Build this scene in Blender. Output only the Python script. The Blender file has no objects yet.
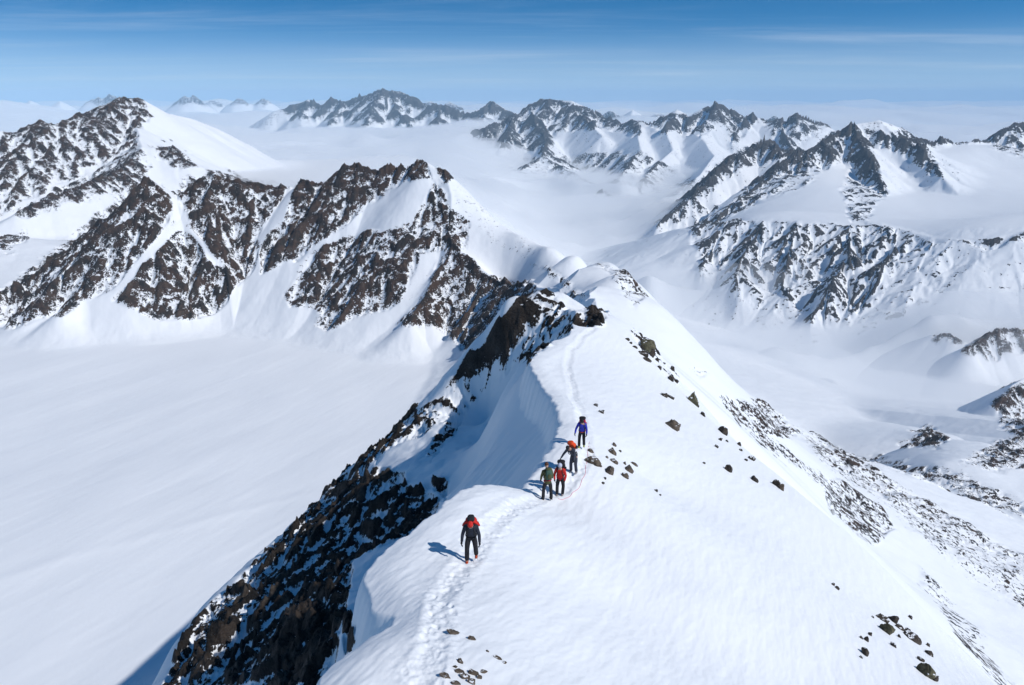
import bpy, bmesh, math, random, time
import numpy as np
from mathutils import Vector, Matrix
T0 = time.time()
QUAL = 1.0
W, H, F = 1024, 685, 804.0
PITCH = math.radians(17.0)
CP, SP = math.cos(PITCH), math.sin(PITCH)
scene = bpy.context.scene
col = scene.collection
f4 = np.float32
from concurrent.futures import ThreadPoolExecutor
def pmap(fn, *arrs):                     # evaluate a pointwise function over a grid on all cores
    k = 16; parts = [np.array_split(a, k, axis=0) for a in arrs]
    with ThreadPoolExecutor(4) as ex: res = list(ex.map(lambda i: fn(*[p[i] for p in parts]), range(k)))
    if isinstance(res[0], tuple): return tuple(np.concatenate([r[j] for r in res]) for j in range(len(res[0])))
    return np.concatenate(res)

# ------------------------------------------------------------------ surveying helpers
def ray(px, py):
    u = (px - 512.0) / F; v = (342.5 - py) / F
    return np.array([u, CP + v*SP, -SP + v*CP])
def atr(px, py, r):                      # point on a sight line at horizontal range r
    d = ray(px, py); return d * (r / math.hypot(d[0], d[1]))
def aty(px, py, y):                      # ... at northing y
    d = ray(px, py); return d * (y / d[1])
def line_r(*pts): return np.array([atr(*p) for p in pts])
def line_y(*pts): return np.array([aty(*p) for p in pts])
def project(x, y, z):
    dep = y*CP - z*SP
    up = y*SP + z*CP
    dep = np.maximum(dep, 1e-3)
    return 512 + F*x/dep, 342.5 - F*up/dep

# ------------------------------------------------------------------ numpy noise
def hash2(ix, iy, seed):
    h = (ix.astype(np.uint32)*np.uint32(374761393) + iy.astype(np.uint32)*np.uint32(668265263) + np.uint32((seed*2654435761) & 0xffffffff))
    h = (h ^ (h >> np.uint32(13))) * np.uint32(1274126177)
    h = h ^ (h >> np.uint32(16))
    h = h * np.uint32(2246822519); h ^= h >> np.uint32(15)
    return h
def perlin(x, y, seed=0):
    x0 = np.floor(x); y0 = np.floor(y)
    fx = (x-x0).astype(f4); fy = (y-y0).astype(f4)
    ix = x0.astype(np.int64); iy = y0.astype(np.int64)
    def g(dx, dy):
        h = hash2(ix+dx, iy+dy, seed)
        a = (h & np.uint32(0xffff)).astype(f4) * f4(2*math.pi/65536)
        return np.cos(a)*(fx-dx) + np.sin(a)*(fy-dy)
    ux = fx*fx*fx*(fx*(fx*6-15)+10); uy = fy*fy*fy*(fy*(fy*6-15)+10)
    a = g(0,0); b = g(1,0); c = g(0,1); d = g(1,1)
    return ((a+(b-a)*ux) + ((c+(d-c)*ux)-(a+(b-a)*ux))*uy) * f4(1.5)
def fbm(x, y, oct=4, seed=0, gain=.5, lac=2.03):
    s = 0; a = 1.0
    for o in range(oct):
        s = s + a*perlin(x*lac**o + 17.3*o, y*lac**o - 9.1*o, seed+o); a *= gain
    return s
def ridged(x, y, oct=4, seed=0, gain=.5, lac=2.1):
    s = 0; a = 1.0; w = 1.0
    for o in range(oct):
        n = 1 - np.abs(perlin(x*lac**o + 5.3*o, y*lac**o + 3.7*o, seed+o))*1.6
        n = n*n*w; w = np.clip(n*1.6, 0, 1)
        s = s + a*n; a *= gain
    return s
def cells(x, y, seed=0):                 # distance to nearest feature, its random value, gap to the second
    x0 = np.floor(x).astype(np.int64); y0 = np.floor(y).astype(np.int64)
    d1 = np.full(x.shape, 9.0, f4); d2 = d1.copy(); val = np.zeros(x.shape, f4)
    for dx in (-1,0,1):
        for dy in (-1,0,1):
            h = hash2(x0+dx, y0+dy, seed)
            jx = (h & np.uint32(0x3ff)).astype(f4)/1024; jy = ((h>>np.uint32(10)) & np.uint32(0x3ff)).astype(f4)/1024
            v = ((h>>np.uint32(20)) & np.uint32(0x3ff)).astype(f4)/1024
            d = np.sqrt((x0+dx+jx-x)**2 + (y0+dy+jy-y)**2).astype(f4)
            near = d < d1
            d2 = np.where(near, d1, np.minimum(d2, d)); val = np.where(near, v, val); d1 = np.where(near, d, d1)
    return d1, val, d2-d1
def sstep(a, b, x):
    t = np.clip((x-a)/(b-a), 0, 1); return t*t*(3-2*t)
def smax(a, b, k):
    h = np.clip(.5+.5*(a-b)/k, 0, 1); return b+(a-b)*h + k*h*(1-h)

def erode(x, y, gx, gy, cell, amp, octs, seed, gain=.55, lac=1.9, smin=.12, smax_=.6):
    """gullies that run down the fall line"""
    out = np.zeros(x.shape, f4); c = cell; a = amp
    gx = gx.astype(f4).copy(); gy = gy.astype(f4).copy()
    for o in range(octs):
        m = np.sqrt(gx*gx+gy*gy)+1e-4
        sx = -gy/m; sy = gx/m
        st = sstep(smin, smax_, m)
        X = (x/c); Y = (y/c)
        x0 = np.floor(X).astype(np.int64); y0 = np.floor(Y).astype(np.int64)
        cs = np.zeros(x.shape, f4); sn = cs.copy(); ws = cs+1e-5
        for dx in (-1,0,1):
            for dy in (-1,0,1):
                h = hash2(x0+dx, y0+dy, seed+o)
                jx = (h & np.uint32(0xffff)).astype(f4)/65536; jy = (h>>np.uint32(16)).astype(f4)/65536
                vx = (X-(x0+dx+.15+.7*jx)).astype(f4); vy = (Y-(y0+dy+.15+.7*jy)).astype(f4)
                w = np.exp(-(vx*vx+vy*vy)*2.2) ; w = np.maximum(w-.02, 0)
                ph = (vx*sx+vy*sy)*f4(2*math.pi*1.1)
                cs += w*np.cos(ph); sn += w*np.sin(ph); ws += w
        cs /= ws; sn /= ws
        out += a*cs*st
        k = a*2*math.pi*1.1/c*st
        gx += -sn*k*sx*.8; gy += -sn*k*sy*.8
        c /= lac; a *= gain/ (lac**.25)
    return out

# ------------------------------------------------------------------ interpolation
class TPS:
    def __init__(s, P, smooth=0.0):
        P = np.asarray(P, float); s.c = P[:, :2].mean(0); s.s = np.abs(P[:, :2]-s.c).max()
        s.X = (P[:, :2]-s.c)/s.s; n = len(P)
        d = np.linalg.norm(s.X[:, None]-s.X[None], axis=2)
        K = np.where(d > 0, d*d*np.log(d+1e-12), 0) + np.eye(n)*smooth
        A = np.zeros((n+3, n+3)); A[:n, :n] = K; A[:n, n] = 1; A[:n, n+1:] = s.X; A[n, :n] = 1; A[n+1:, :n] = s.X.T
        s.w = np.linalg.solve(A, np.concatenate([P[:, 2], [0, 0, 0]]))
    def __call__(s, x, y):
        X = ((x-s.c[0])/s.s).astype(f4); Y = ((y-s.c[1])/s.s).astype(f4)
        out = (s.w[-3] + s.w[-2]*X + s.w[-1]*Y).astype(f4)
        for (a, b), w in zip(s.X, s.w[:-3]):
            d2 = (X-f4(a))**2 + (Y-f4(b))**2 + f4(1e-12)
            out += f4(.5*w)*d2*np.log(d2)
        return out
def polyinfo(x, y, P):
    """signed distance (positive on the left of travel), z along the line"""
    best = np.full(x.shape, 1e12, f4); sd = np.zeros(x.shape, f4); zz = sd.copy(); ss = sd.copy(); pb = sd.copy(); L = 0.0
    for a, b in zip(P[:-1], P[1:]):
        ex, ey = b[0]-a[0], b[1]-a[1]; l2 = ex*ex+ey*ey
        t = np.clip(((x-a[0])*ex+(y-a[1])*ey)/l2, 0, 1)
        dx = x-(a[0]+t*ex); dy = y-(a[1]+t*ey); d2 = dx*dx+dy*dy
        cr = ex*(y-a[1])-ey*(x-a[0])
        pd = np.abs(cr)/math.sqrt(l2)                      # at a shared corner the segment seen most squarely gives the side
        n = (d2 < best*.9999-1e-6) | ((d2 < best*1.0001+1e-6) & (pd > pb))
        pb = np.where(n, pd, pb)
        best = np.where(n, d2, best); sd = np.where(n, np.sign(cr)*np.sqrt(d2), sd)
        zz = np.where(n, a[2]+t*(b[2]-a[2]), zz) if len(a) > 2 else zz
        ss = np.where(n, L+t*math.sqrt(l2), ss); L += math.sqrt(l2)
    return sd.astype(f4), zz.astype(f4), ss.astype(f4)
def ridge_h(x, y, P, sl, sr, flat=1e9):
    """height of a mountain carried by the crest P: falls sl to the left of travel, sr to the right"""
    out = np.full(x.shape, -1e5, f4)
    for a, b in zip(P[:-1], P[1:]):
        ex, ey = b[0]-a[0], b[1]-a[1]; l2 = ex*ex+ey*ey
        t = np.clip(((x-a[0])*ex+(y-a[1])*ey)/l2, 0, 1)
        d = np.sqrt((x-(a[0]+t*ex))**2+(y-(a[1]+t*ey))**2)
        cr = ex*(y-a[1])-ey*(x-a[0])
        s = sr+(sl-sr)*sstep(-.35, .35, cr/(math.sqrt(l2)*(d+1e-3)))
        dd = flat*(1-np.exp(-d/flat)) if flat < 1e8 else d
        out = np.maximum(out, a[2]+t*(b[2]-a[2]) - s*dd)
    return out.astype(f4)
def inpoly(px, py, poly):
    """signed pixel distance to a polygon, positive inside"""
    inside = np.zeros(px.shape, bool); best = np.full(px.shape, 1e9, f4)
    n = len(poly)
    for i in range(n):
        x1, y1 = poly[i]; x2, y2 = poly[(i+1) % n]
        c = (y1 > py) != (y2 > py)
        if y1 != y2:
            xi = (x2-x1)*(py-y1)/(y2-y1)+x1
            inside ^= c & (px < xi)
        ex, ey = x2-x1, y2-y1; l2 = ex*ex+ey*ey+1e-9
        t = np.clip(((px-x1)*ex+(py-y1)*ey)/l2, 0, 1)
        best = np.minimum(best, (px-x1-t*ex)**2+(py-y1-t*ey)**2)
    return np.where(inside, 1, -1)*np.sqrt(best)

# ------------------------------------------------------------------ THE NEAR RIDGE
TRAILPX = [(422,700,14),(430,655,15.6),(437,620,17.8),(443,600,19.2),(455,575,21.6),(466,562,22.8),(490,530,26.5),(515,507,30),(545,498,33.6),(562,490,34.2),(580,472,36),(587,450,38.8),(585,430,42.5),(579,408,48),(571,385,54.5),(567,368,60.5),(571,350,68),(583,336,74),(600,323,79)]
TRAIL = line_y(*TRAILPX)
Tpts = [list(p) for p in TRAIL] + [list(aty(*p)) for p in [
 (1010,685,40),(900,575,48),(800,480,60),(740,425,68),(700,380,76),(660,335,83),(635,308,90),
 (700,600,28),(600,600,25),(800,685,25),(600,685,17.7),(650,480,41),(700,450,53),(900,650,33),(780,560,38),(640,400,60),(620,350,74),
 (320,685,14.6),(360,620,18.6),(395,545,24),(450,500,28.6),(500,487,32.4),(548,460,37),(562,425,43),(545,390,52),(530,365,58),(550,345,67),(575,330,75),
 (600,312,84),(572,306,90),(545,289,95),(562,282,99),(590,302,97),(606,312,92),(555,295,93)]]
Tpts += [[-1,4,-7.0],[-8,4,-9.0],[7,4,-10.5],[18,8,-17],[30,20,-26],[-2,-3,-1.75],[0,-8,-1.8],[10,-12,-8],[-10,-12,-6],[10,105,-28],[20,110,-33]]
T_s = TPS(Tpts, 1e-4)
CORN = line_y((300,720,13),(320,685,14.6),(348,657,16.2),(385,646,16.9),(397,632,17.6),(393,618,18.4),(372,607,19.0),(366,590,20.4),(374,562,22.6),(395,545,24),(425,528,25.8),(447,512,27.5),(452,500,28.6),(470,490,30.6),(500,487,32.4),(522,485,33.4),(535,473,35),(549,458,37.2),(560,440,40.5),(563,422,43.5),(556,402,48.5),(540,382,54),(530,366,58),(537,354,62),(555,343,67),(575,331,74),(597,322,79))
def chaikin(P, n):
    for _ in range(n):
        a, b = P[:-1], P[1:]
        P = np.vstack([P[:1], np.stack([a*.75+b*.25, a*.25+b*.75], 1).reshape(-1, P.shape[1]), P[-1:]])
    return P
CORN = chaikin(CORN, 2)
CORN = np.vstack([CORN, [[13, 100, -22], [16, 200, -50]]])
FK = 1.35
def fkr(r): return r*(1+(FK-1)*min(1, max(0, (r-26)/25))*(1 if r < 78 else max(0, (90-r)/12)))
Fpts = [list(atr(a, b, fkr(r))) for a, b, r in [
 (545,415,56),(520,400,60),(500,430,54),(480,460,49),(460,480,46),(430,500,44),(400,530,38),(372,550,35),(350,600,30),(380,640,21.5),(335,660,27),(325,690,24),
 (490,400,66),(450,420,64),(400,450,62),(440,460,55),
 (470,350,88),(430,405,82),(385,445,76),(345,475,72),(300,518,67),(255,560,63),(215,595,59),(190,640,54),(160,685,50),
 (300,600,45),(250,650,46),(400,500,52),(350,540,52),(300,660,36),(240,700,40),
 (500,318,90),(525,300,92),(545,287,94),(560,285,95),(575,300,92),(500,370,78),(530,340,82),(560,322,84),(590,318,86),(605,312,86),(510,345,84)]]
Fpts += [list(atr(*p)) for p in [(538,402,54.5),(524,372,60.5),(529,356,65),(547,345,69),(568,334,76),(554,430,44),(545,452,40.3),(505,385,66)]]
Fpts += [[-10,0,-22],[-20,0,-36],[-30,10,-50],[20,100,-30],[10,110,-33]]
F_s = TPS(Fpts, 1e-4)
SILR = line_y((1150,830,31),(1010,685,40),(900,575,48),(800,480,60),(740,425,68),(700,380,76),(660,335,83),(635,308,90),(615,300,98))
SILL = line_r(*[(a, b, fkr(r)) for a, b, r in [(60,820,38),(100,760,44),(160,685,50),(190,640,54),(215,595,59),(255,560,63),(300,518,67),(345,475,72),(385,445,75),(430,405,79),(470,350,86),(500,318,91),(525,300,94),(545,287,97),(562,284,99),(585,305,100),(600,312,104)]])
BACK = np.array([[-60,99,0],[0,101,0],[12,103,0],[60,106,0]])

BUMP = atr(574,302,96)
def near_base(x, y):
    t = T_s(x, y)
    sdc, zc, sc = polyinfo(x, y, CORN)          # + = left of the lip, i.e. the face
    wob = .22*perlin(sc*.6, sc*0+3.1, 5) + .10*perlin(sc*1.9, sc*0+1.1, 6)
    s = sdc + wob
    fc = F_s(x, y)
    fc = np.minimum(fc, t - .25)
    fc = -smax(-fc, -(zc - .15 - 1.35*np.clip(s-.3, 0, 9) + 40*sstep(64, 80, y)), 2.2)
    lip = sstep(.0, 1.0, s)
    far = sstep(60, 80, y)
    lip = lip*(1-far) + sstep(-1.0, 3.0, s)*far
    t = t + 3.2*np.exp(-(((x-BUMP[0])/4.2)**2+((y-BUMP[1])/5.0)**2))
    # a gentle scoop under the lip and the rounded crown of the cornice
    h = t + .14*np.exp(-((s+.7)/.8)**2) * (1-far)
    h = h*(1-lip) + fc*lip
    # summit block right under the photographer is snow too
    beh = sstep(12, 7, y); h = h*(1-beh) + t*beh - beh*np.maximum(0, -x-4)*.8
    # roll-offs
    sr, _, _ = polyinfo(x, y, SILR); d = np.maximum(0, 3.5+3.5*sstep(50, 75, y)-sr)
    h = h - np.where(d < 8, d*d*.055, 3.52+(d-8)*.6)
    sl, _, _ = polyinfo(x, y, SILL); d = np.maximum(0, sl) * (1-beh)
    h = h - np.where(d < 4, d*d*.11, 1.76+(d-4)*.85)
    sb, _, _ = polyinfo(x, y, BACK); d = np.maximum(0, sb)
    h = h - np.where(d < 6, d*d*.05, 1.8+(d-6)*.6)
    return h.astype(f4), s, lip*(1-beh), sr, sl

NEAR_ROCK = [
 ([(468,352),(500,318),(515,300),(548,287),(562,302),(574,318),(570,332),(545,348),(512,375),(492,392),(470,412),(440,424),(405,428),(430,402),(455,378)], .40),
 ([(528,345),(508,375),(470,408),(452,440),(432,462),(424,455),(450,415),(485,375)], .6),
 ([(345,472),(380,466),(415,482),(438,500),(432,524),(385,548),(352,560),(348,600),(340,650),(325,690),(160,690),(190,625),(300,518)], .62),
 ([(292,612),(318,592),(344,600),(352,625),(330,655),(310,690),(270,690),(268,640)], .95),
 ([(574,322),(580,314),(597,307),(606,313),(607,322),(590,326)], .72),
 ([(430,478),(446,480),(446,494),(434,492)], .8),
 ([(345,640),(352,625),(362,640),(352,665),(345,655)], .75),
 ([(345,478),(372,440),(408,408),(440,398),(432,424),(388,452),(362,476)], .52),
 ([(625,325),(650,340),(668,365),(645,352)], .45),
 ([(640,360),(700,400),(690,380),(650,345)], .3),
]
def rock_bias(px, py, polys, soft=6.0):
    b = np.zeros(px.shape, f4)
    for poly, v in polys:
        xs = [p[0] for p in poly]; ys = [p[1] for p in poly]
        m = (px > min(xs)-soft*2) & (px < max(xs)+soft*2) & (py > min(ys)-soft*2) & (py < max(ys)+soft*2)
        if not m.any(): continue
        sd = inpoly(px[m], py[m], poly)
        q = v*sstep(-soft, soft, sd)
        if v < 0:
            b[m] = b[m]*(1-sstep(-soft, soft, sd))
        else:
            b[m] = np.maximum(b[m], q)
    return b

def near_height(x, y):
    h, s, lip, sr, sl = near_base(x, y)
    px, py = project(x, y, h)
    jit = 5*perlin(x*.35, y*.35, 77); jit2 = 5*perlin(x*.35, y*.35, 78)
    rb = rock_bias(px+jit, py+jit2, NEAR_ROCK, 5.0) * np.maximum(lip, (py < 420))
    # relief of the rock
    wx = x + .9*perlin(x*.3, y*.3, 31); wy = y + .9*perlin(x*.3+9, y*.3, 32)
    # strata dip to the left; blocks
    u = (wx*.8+wy*.6); v = (-wx*.6+wy*.8)
    d1, v1, e1 = cells(u*.55, v*.28, 3)
    d2_, v2, e2 = cells(u*1.5, v*.8, 4)
    blk = (v1-.5)*1.2*sstep(0, .25, e1) + (v2-.5)*.6*sstep(0, .2, e2)
    blk += .9*(ridged(wx*.22, wy*.22, 4, 8)-.8) + .22*fbm(x*2.1, y*2.1, 3, 12)
    rk = sstep(.15, .6, rb)
    face = lip*sstep(0, 4, s)
    h = h + rk*blk*.95 + face*(.55*fbm(wx*.12, wy*.12, 3, 40)+.10*fbm(x*.5, y*.5, 3, 41))
    # wind-blown snow
    top = (1-lip)*(1-rk)
    du = x*.35+y*.93; dv = -x*.93+y*.35
    h = h + top*(.10*fbm(x*.09, y*.09, 3, 50) + .018*fbm(du*.5, dv*2.2, 3, 52) + .006*fbm(du*2, dv*6, 2, 54))
    # the beaten track
    td, _, ts = polyinfo(x, y, TRAIL)
    td = td + .18*perlin(ts*.25, ts*0, 60)
    near = np.abs(td) < 2.2
    tr = np.exp(-(td/.42)**2)
    hh = -.06*np.exp(-(td/.26)**2) + .02*np.exp(-((np.abs(td)-.42)/.14)**2)
    rng = random.Random(4); foot = np.zeros(x.shape, f4)
    L = float(np.sum(np.hypot(*(np.diff(TRAIL[:, :2], axis=0).T))))
    k = 0; sp = 0.0
    tdn = td[near]; tsn = ts[near]; acc = np.zeros(tdn.shape, f4)
    order = np.argsort(tsn); ss_ = tsn[order]
    while sp < L:
        for rep_ in range(2):
            c0 = sp + rng.uniform(-.3, .3); o = (.15 if k % 2 else -.15) + rng.gauss(0, .16); dp = rng.uniform(.02, .065)*(.5+.5*math.sin(sp*.31)**2); la = rng.uniform(.09, .16); lb = rng.uniform(.05, .09)
            a, b = np.searchsorted(ss_, [c0-.4, c0+.4]); idx = order[a:b]
            if len(idx):
                e = ((tsn[idx]-c0)/la)**2 + ((tdn[idx]-o)/lb)**2
                acc[idx] = np.minimum(acc[idx], -dp*np.exp(-e*e*.5))
        sp += .33; k += 1
    foot[near] = acc
    fade = (1-lip)
    h = h + (hh + foot + .03*fbm(x*4, y*4, 3, 61)*np.exp(-(td/.6)**2))*fade
    return h.astype(f4), rb, face, rk

# ------------------------------------------------------------------ THE MIDDLE DISTANCE
MAINC = line_r((600,318,108),(602,314,150),(600,307,250),(590,301,400),(570,295,600),(545,290,800),(520,287,900),(500,284,960),(484,274,990),(468,258,1010),(452,247,1030),(446,225,1070),(438,205,1105),(434,185,1135),(425,163,1160))
PTOP = [(425,163,1160)]
CH_B = line_r((425,163,1160),(400,166,1190),(380,169,1205),(355,163,1220),(337,168,1225),(318,185,1235),(304,179,1230),(293,187,1240),(250,181,1260),(215,174,1270),(195,182,1270),(178,200,1280),(165,196,1270),(148,179,1270),(125,203,1275),(95,225,1270),(75,243,1270),(40,268,1260),(20,284,1250),(-20,290,1240),(-90,300,1250))
SPURS_M = [
 (line_r((395,228,1130),(372,233,1130),(345,243,1120),(318,262,1120),(296,285,1120)), .95, .75),
 (line_r((410,232,1100),(400,255,1075),(385,285,1050),(360,308,1030)), .9, .9),
 (line_r((438,205,1105),(424,218,1100),(398,226,1130)), .8, .6),
 (line_r((452,247,1030),(438,272,1000),(425,298,960),(408,318,935)), 1.1, .9),
 (line_r((484,274,990),(476,300,960),(462,328,920)), .9, .9),
 (line_r((505,286,950),(505,310,920),(490,338,895)), 1.0, 1.0),
 (line_r((215,174,1270),(205,200,1230),(195,240,1185),(178,285,1130),(165,310,1100)), .95, .9),
 (line_r((250,181,1260),(240,215,1220),(225,260,1170),(212,300,1120)), 1.0, .9),
 (line_r((290,188,1240),(268,230,1190),(240,270,1150)), 1.0, .9),
 (line_r((148,179,1270),(135,215,1235),(112,255,1200),(85,285,1165),(60,308,1120)), .8, .85),
 (line_r((95,225,1270),(70,265,1225),(40,300,1160)), .9, .8),
 (line_r((120,290,1160),(150,262,1190),(160,245,1200)), .9, .8),
 (line_r((320,185,1235),(300,220,1190),(272,258,1150)), 1.0, .9),
 (line_r((355,163,1220),(330,205,1190),(300,245,1160)), .9, .75),
]
L2 = line_r((-120,150,2500),(-30,140,2500),(0,131,2500),(18,131,2500),(40,121,2520),(58,124,2520),(80,114,2560),(100,119,2640),(110,104,2720),(125,96,2780),(138,98,2800),(160,112,2900),(190,118,3000),(214,127,3080),(245,143,3150),(268,170,3200))
SPURS_L = [
 (line_r((138,99,2800),(137,125,2600),(142,148,2350),(120,168,2200),(90,182,2100),(50,196,2020),(15,214,1950)), .6, .5),
 (line_r((80,115,2560),(60,140,2450),(30,170,2320),(0,205,2200)), .6, .6),
 (line_r((100,119,2640),(95,140,2500),(85,160,2400)), .6, .6),
 (line_r((142,148,2350),(170,146,2350),(185,158,2300),(202,172,2250),(230,185,2200)), .5, .6),
 (line_r((40,121,2520),(15,150,2400),(-20,180,2300)), .55, .55),
 (line_r((160,112,2900),(190,150,2700),(215,170,2500)), .5, .5),
 (line_r((-10,238,1800),(10,236,1780),(28,238,1760)), .25, .2),
]
Fl = [list(a+(b-a)*t) for a, b in zip(MAINC[1:11], MAINC[2:12]) for t in (0, .34, .67)] + [list(atr(*p)) for p in [
 (425,163,1165),(455,180,1150),(480,205,1110),(520,236,1040),(545,248,980),(580,257,880),(610,263,760),(632,278,600),(648,298,480),(672,338,500),(692,373,600),(720,388,610),(750,406,620),(800,430,640),(870,468,650),(930,500,640),(1000,545,600),(1060,580,560),
 (950,600,400),(1024,665,350),(850,560,300),(760,480,260),(560,275,700),(530,265,850),(490,250,960),(600,285,450),
 (960,500,850),(1010,480,1050),(935,462,1050),(920,442,1250),(1040,460,1300),(880,468,800),
 (700,420,330),(1100,700,330),(1150,600,700),(1150,520,1100)]]
def dirz(px, r, z):
    d = ray(px, 400); hh = math.hypot(d[0], d[1]); return [d[0]/hh*r, d[1]/hh*r, z]
Fl += [dirz(640,900,-360), dirz(690,850,-420), dirz(750,900,-480), dirz(800,950,-480), dirz(860,1050,-520), dirz(580,1150,-420), dirz(520,1300,-420), dirz(900,1600,-720), dirz(1030,1700,-760), dirz(480,1350,-360), dirz(640,1300,-650), dirz(780,1500,-800), dirz(1150,1600,-700),dirz(440,1500,-420), [200,150,-190],[120,60,-130],[150,0,-170],[60,150,-80],[300,100,-280],[90,120,-100],[120,200,-125]]
Fl_s = TPS(Fl, 1e-4)
GL_PX = np.array([-400,140,170,200,215,300,425,500,545,570,600,640]); GL_R = np.array([3300,3300,2600,1500,1275,1235,1160,960,800,600,200,50])
KNOLLS = [
 (line_r((905,448,1330),(925,432,1350),(945,438,1350)), .35,.35),
 (line_r((1000,470,1300),(1010,440,1450),(1040,425,1500)), .3,.3),
 (line_r((1000,400,1650),(1012,385,1700),(1040,370,1750),(1090,360,1800)), .9,.8),
 (line_r((968,345,2250),(985,337,2300),(1000,327,2350),(1030,330,2400),(1100,325,2500)), .9,.8),
 (line_r((935,334,2350),(955,336,2330)), .6,.6),
]
def az_px(x, y):     # bearing expressed as the picture column it has on the level of the horizon
    return 512+F*CP*x/np.maximum(y, 1e-3)*1.0
def mid_base(x, y):
    r = np.hypot(x, y)
    ap = np.where(y > 0, 512+F*x/np.maximum(y*CP+.27*r*SP, 1e-3), np.where(x > 0, 4000, -4000))
    lim = np.interp(ap, GL_PX, GL_R)
    g = -290 + 10*fbm(x*.0012, y*.0012, 2, 91) + .030*(y-900)*sstep(1500, 3200, r)
    gm = sstep(1.12, .98, r/lim)
    base = (-1150+380*0)*(1-gm) + g*gm
    base = np.where(gm > .999, g, base)
    mids = []
    wx = x + 4*perlin(x*.012, y*.012, 21); wy = y + 4*perlin(x*.012, y*.012, 22)
    m = ridge_h(wx, wy, MAINC, 1.0, .9)
    m = np.maximum(m, ridge_h(wx, wy, CH_B, .85, .8))
    for P, a, b in SPURS_M: m = smax(m, ridge_h(wx, wy, P, a, b), 8)
    l = ridge_h(wx, wy, L2, .45, .62)
    for P, a, b in SPURS_L: l = smax(l, ridge_h(wx, wy, P, a, b), 14)
    fl = Fl_s(x, y)
    fl = fl - .7*np.maximum(0, r-1250)*sstep(560, 640, ap)
    fl = fl - 75*sstep(300, 130, r)
    # flank only counts on the valley side of the main crest
    sd, zc, _ = polyinfo(x, y, MAINC)
    fl = np.where(sd > 0, np.minimum(fl, zc-sd*1.3), fl)
    fl = np.where(sd <= 0, np.minimum(fl, zc+2+.85*-sd+sstep(80, 200, -sd)*400), fl)
    fl = np.where(y < 0, np.minimum(fl, -100), fl)
    back = sstep(1250, 1500, r)*sstep(560, 440, ap); fl = fl - back*600
    k = np.full(x.shape, -1e4, f4)
    for P, a, b in KNOLLS: k = np.maximum(k, ridge_h(wx, wy, P, a, b))
    lab = np.argmax(np.stack([g*gm-1e4*(1-gm)+0*base, m, l, fl, k]), axis=0)
    h = smax(smax(m, base, 26), l, 16)
    h = smax(h, fl, 10); h = smax(h, k, 12)
    return h.astype(f4), lab

MID_ROCK = [
 ([(0,292),(40,262),(95,217),(140,180),(152,178),(168,195),(170,222),(150,245),(132,265),(105,290),(70,312),(30,322),(0,325)], .62),
 ([(186,180),(215,172),(250,178),(292,186),(285,205),(262,240),(250,262),(235,285),(228,302),(190,320),(160,320),(112,300),(118,287),(165,243),(180,215),(176,190)], .66),
 ([(289,186),(305,177),(318,181),(335,164),(355,160),(382,165),(410,164),(408,176),(380,197),(350,215),(330,235),(300,264),(260,268),(262,250),(285,220)], .8),
 ([(345,238),(395,228),(420,225),(428,238),(420,265),(400,297),(370,312),(325,329),(316,326),(322,312),(290,308),(284,295),(300,273),(320,255)], .66),
 ([(402,178),(412,164),(425,162),(446,167),(450,176),(440,186),(425,182)], .55),
 ([(428,188),(445,193),(465,222),(466,245),(450,250),(430,257),(400,262),(410,235),(420,215)], .6),
 ([(450,250),(470,255),(487,277),(520,283),(545,292),(530,320),(470,351),(450,342),(430,325),(398,324),(410,300),(440,265)], .62),
 ([(446,176),(500,218),(548,250),(528,258),(480,238),(460,210)], .16),
 ([(590,262),(628,270),(650,300),(640,310),(615,285)], .37),
 ([(530,262),(560,270),(590,300),(570,298)], .32),
 ([(0,122),(45,117),(85,110),(108,103),(125,94),(143,99),(150,118),(136,128),(138,150),(120,160),(80,174),(50,187),(20,202),(0,218)], .60),
 ([(12,213),(60,190),(85,175),(130,150),(150,160),(142,187),(100,197),(60,207),(20,215)], .60),
 ([(153,143),(170,141),(203,168),(180,170),(160,158)], .62),
 ([(0,233),(30,234),(26,245),(0,250)], .62),
 ([(20,300),(70,312),(60,320),(20,322)], .4),
 ([(163,237),(186,212),(190,222),(150,262),(122,290),(112,290)], -1),
 ([(182,226),(190,224),(222,268),(214,272)], -1),
 ([(284,186),(292,188),(286,212),(262,244),(256,240),(276,210)], -1),
 ([(452,262),(446,268),(402,322),(388,322),(420,290)], -1),
 ([(424,163),(435,162),(438,184),(429,184)], -1),
 ([(720,398),(762,405),(792,425),(800,432),(770,440),(740,428)], .52),
 ([(740,425),(775,440),(800,460),(870,505),(865,520),(815,480),(760,448)], .56),
 ([(820,478),(850,482),(880,505),(895,528),(878,542),(835,515)], .58),
 ([(690,370),(708,373),(700,380)], .6),
 ([(790,425),(850,450),(920,495),(980,530),(1040,560),(1040,625),(980,585),(930,545),(880,500),(820,460)], .47),
 ([(915,560),(950,600),(990,650),(1020,690),(1000,690),(960,640),(925,590)], .40),
 ([(895,440),(930,425),(948,438),(940,452),(905,450)], .62),
 ([(960,462),(1000,440),(1040,425),(1040,470),(985,470)], .56),
 ([(860,455),(960,470),(1024,500),(1024,520),(940,490)], .46),
 ([(990,400),(1024,380),(1040,440),(1000,425)], .5),
 ([(965,345),(1000,312),(1030,318),(1030,350),(985,365)], .40),
 ([(930,330),(960,332),(965,345),(935,342)], .5),
]
SKI = np.array([list(ray(a, b)*(-290/ray(a, b)[2])) for a, b in [(-60,600),(0,577),(60,556),(120,540),(200,517),(300,490)]])
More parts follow.
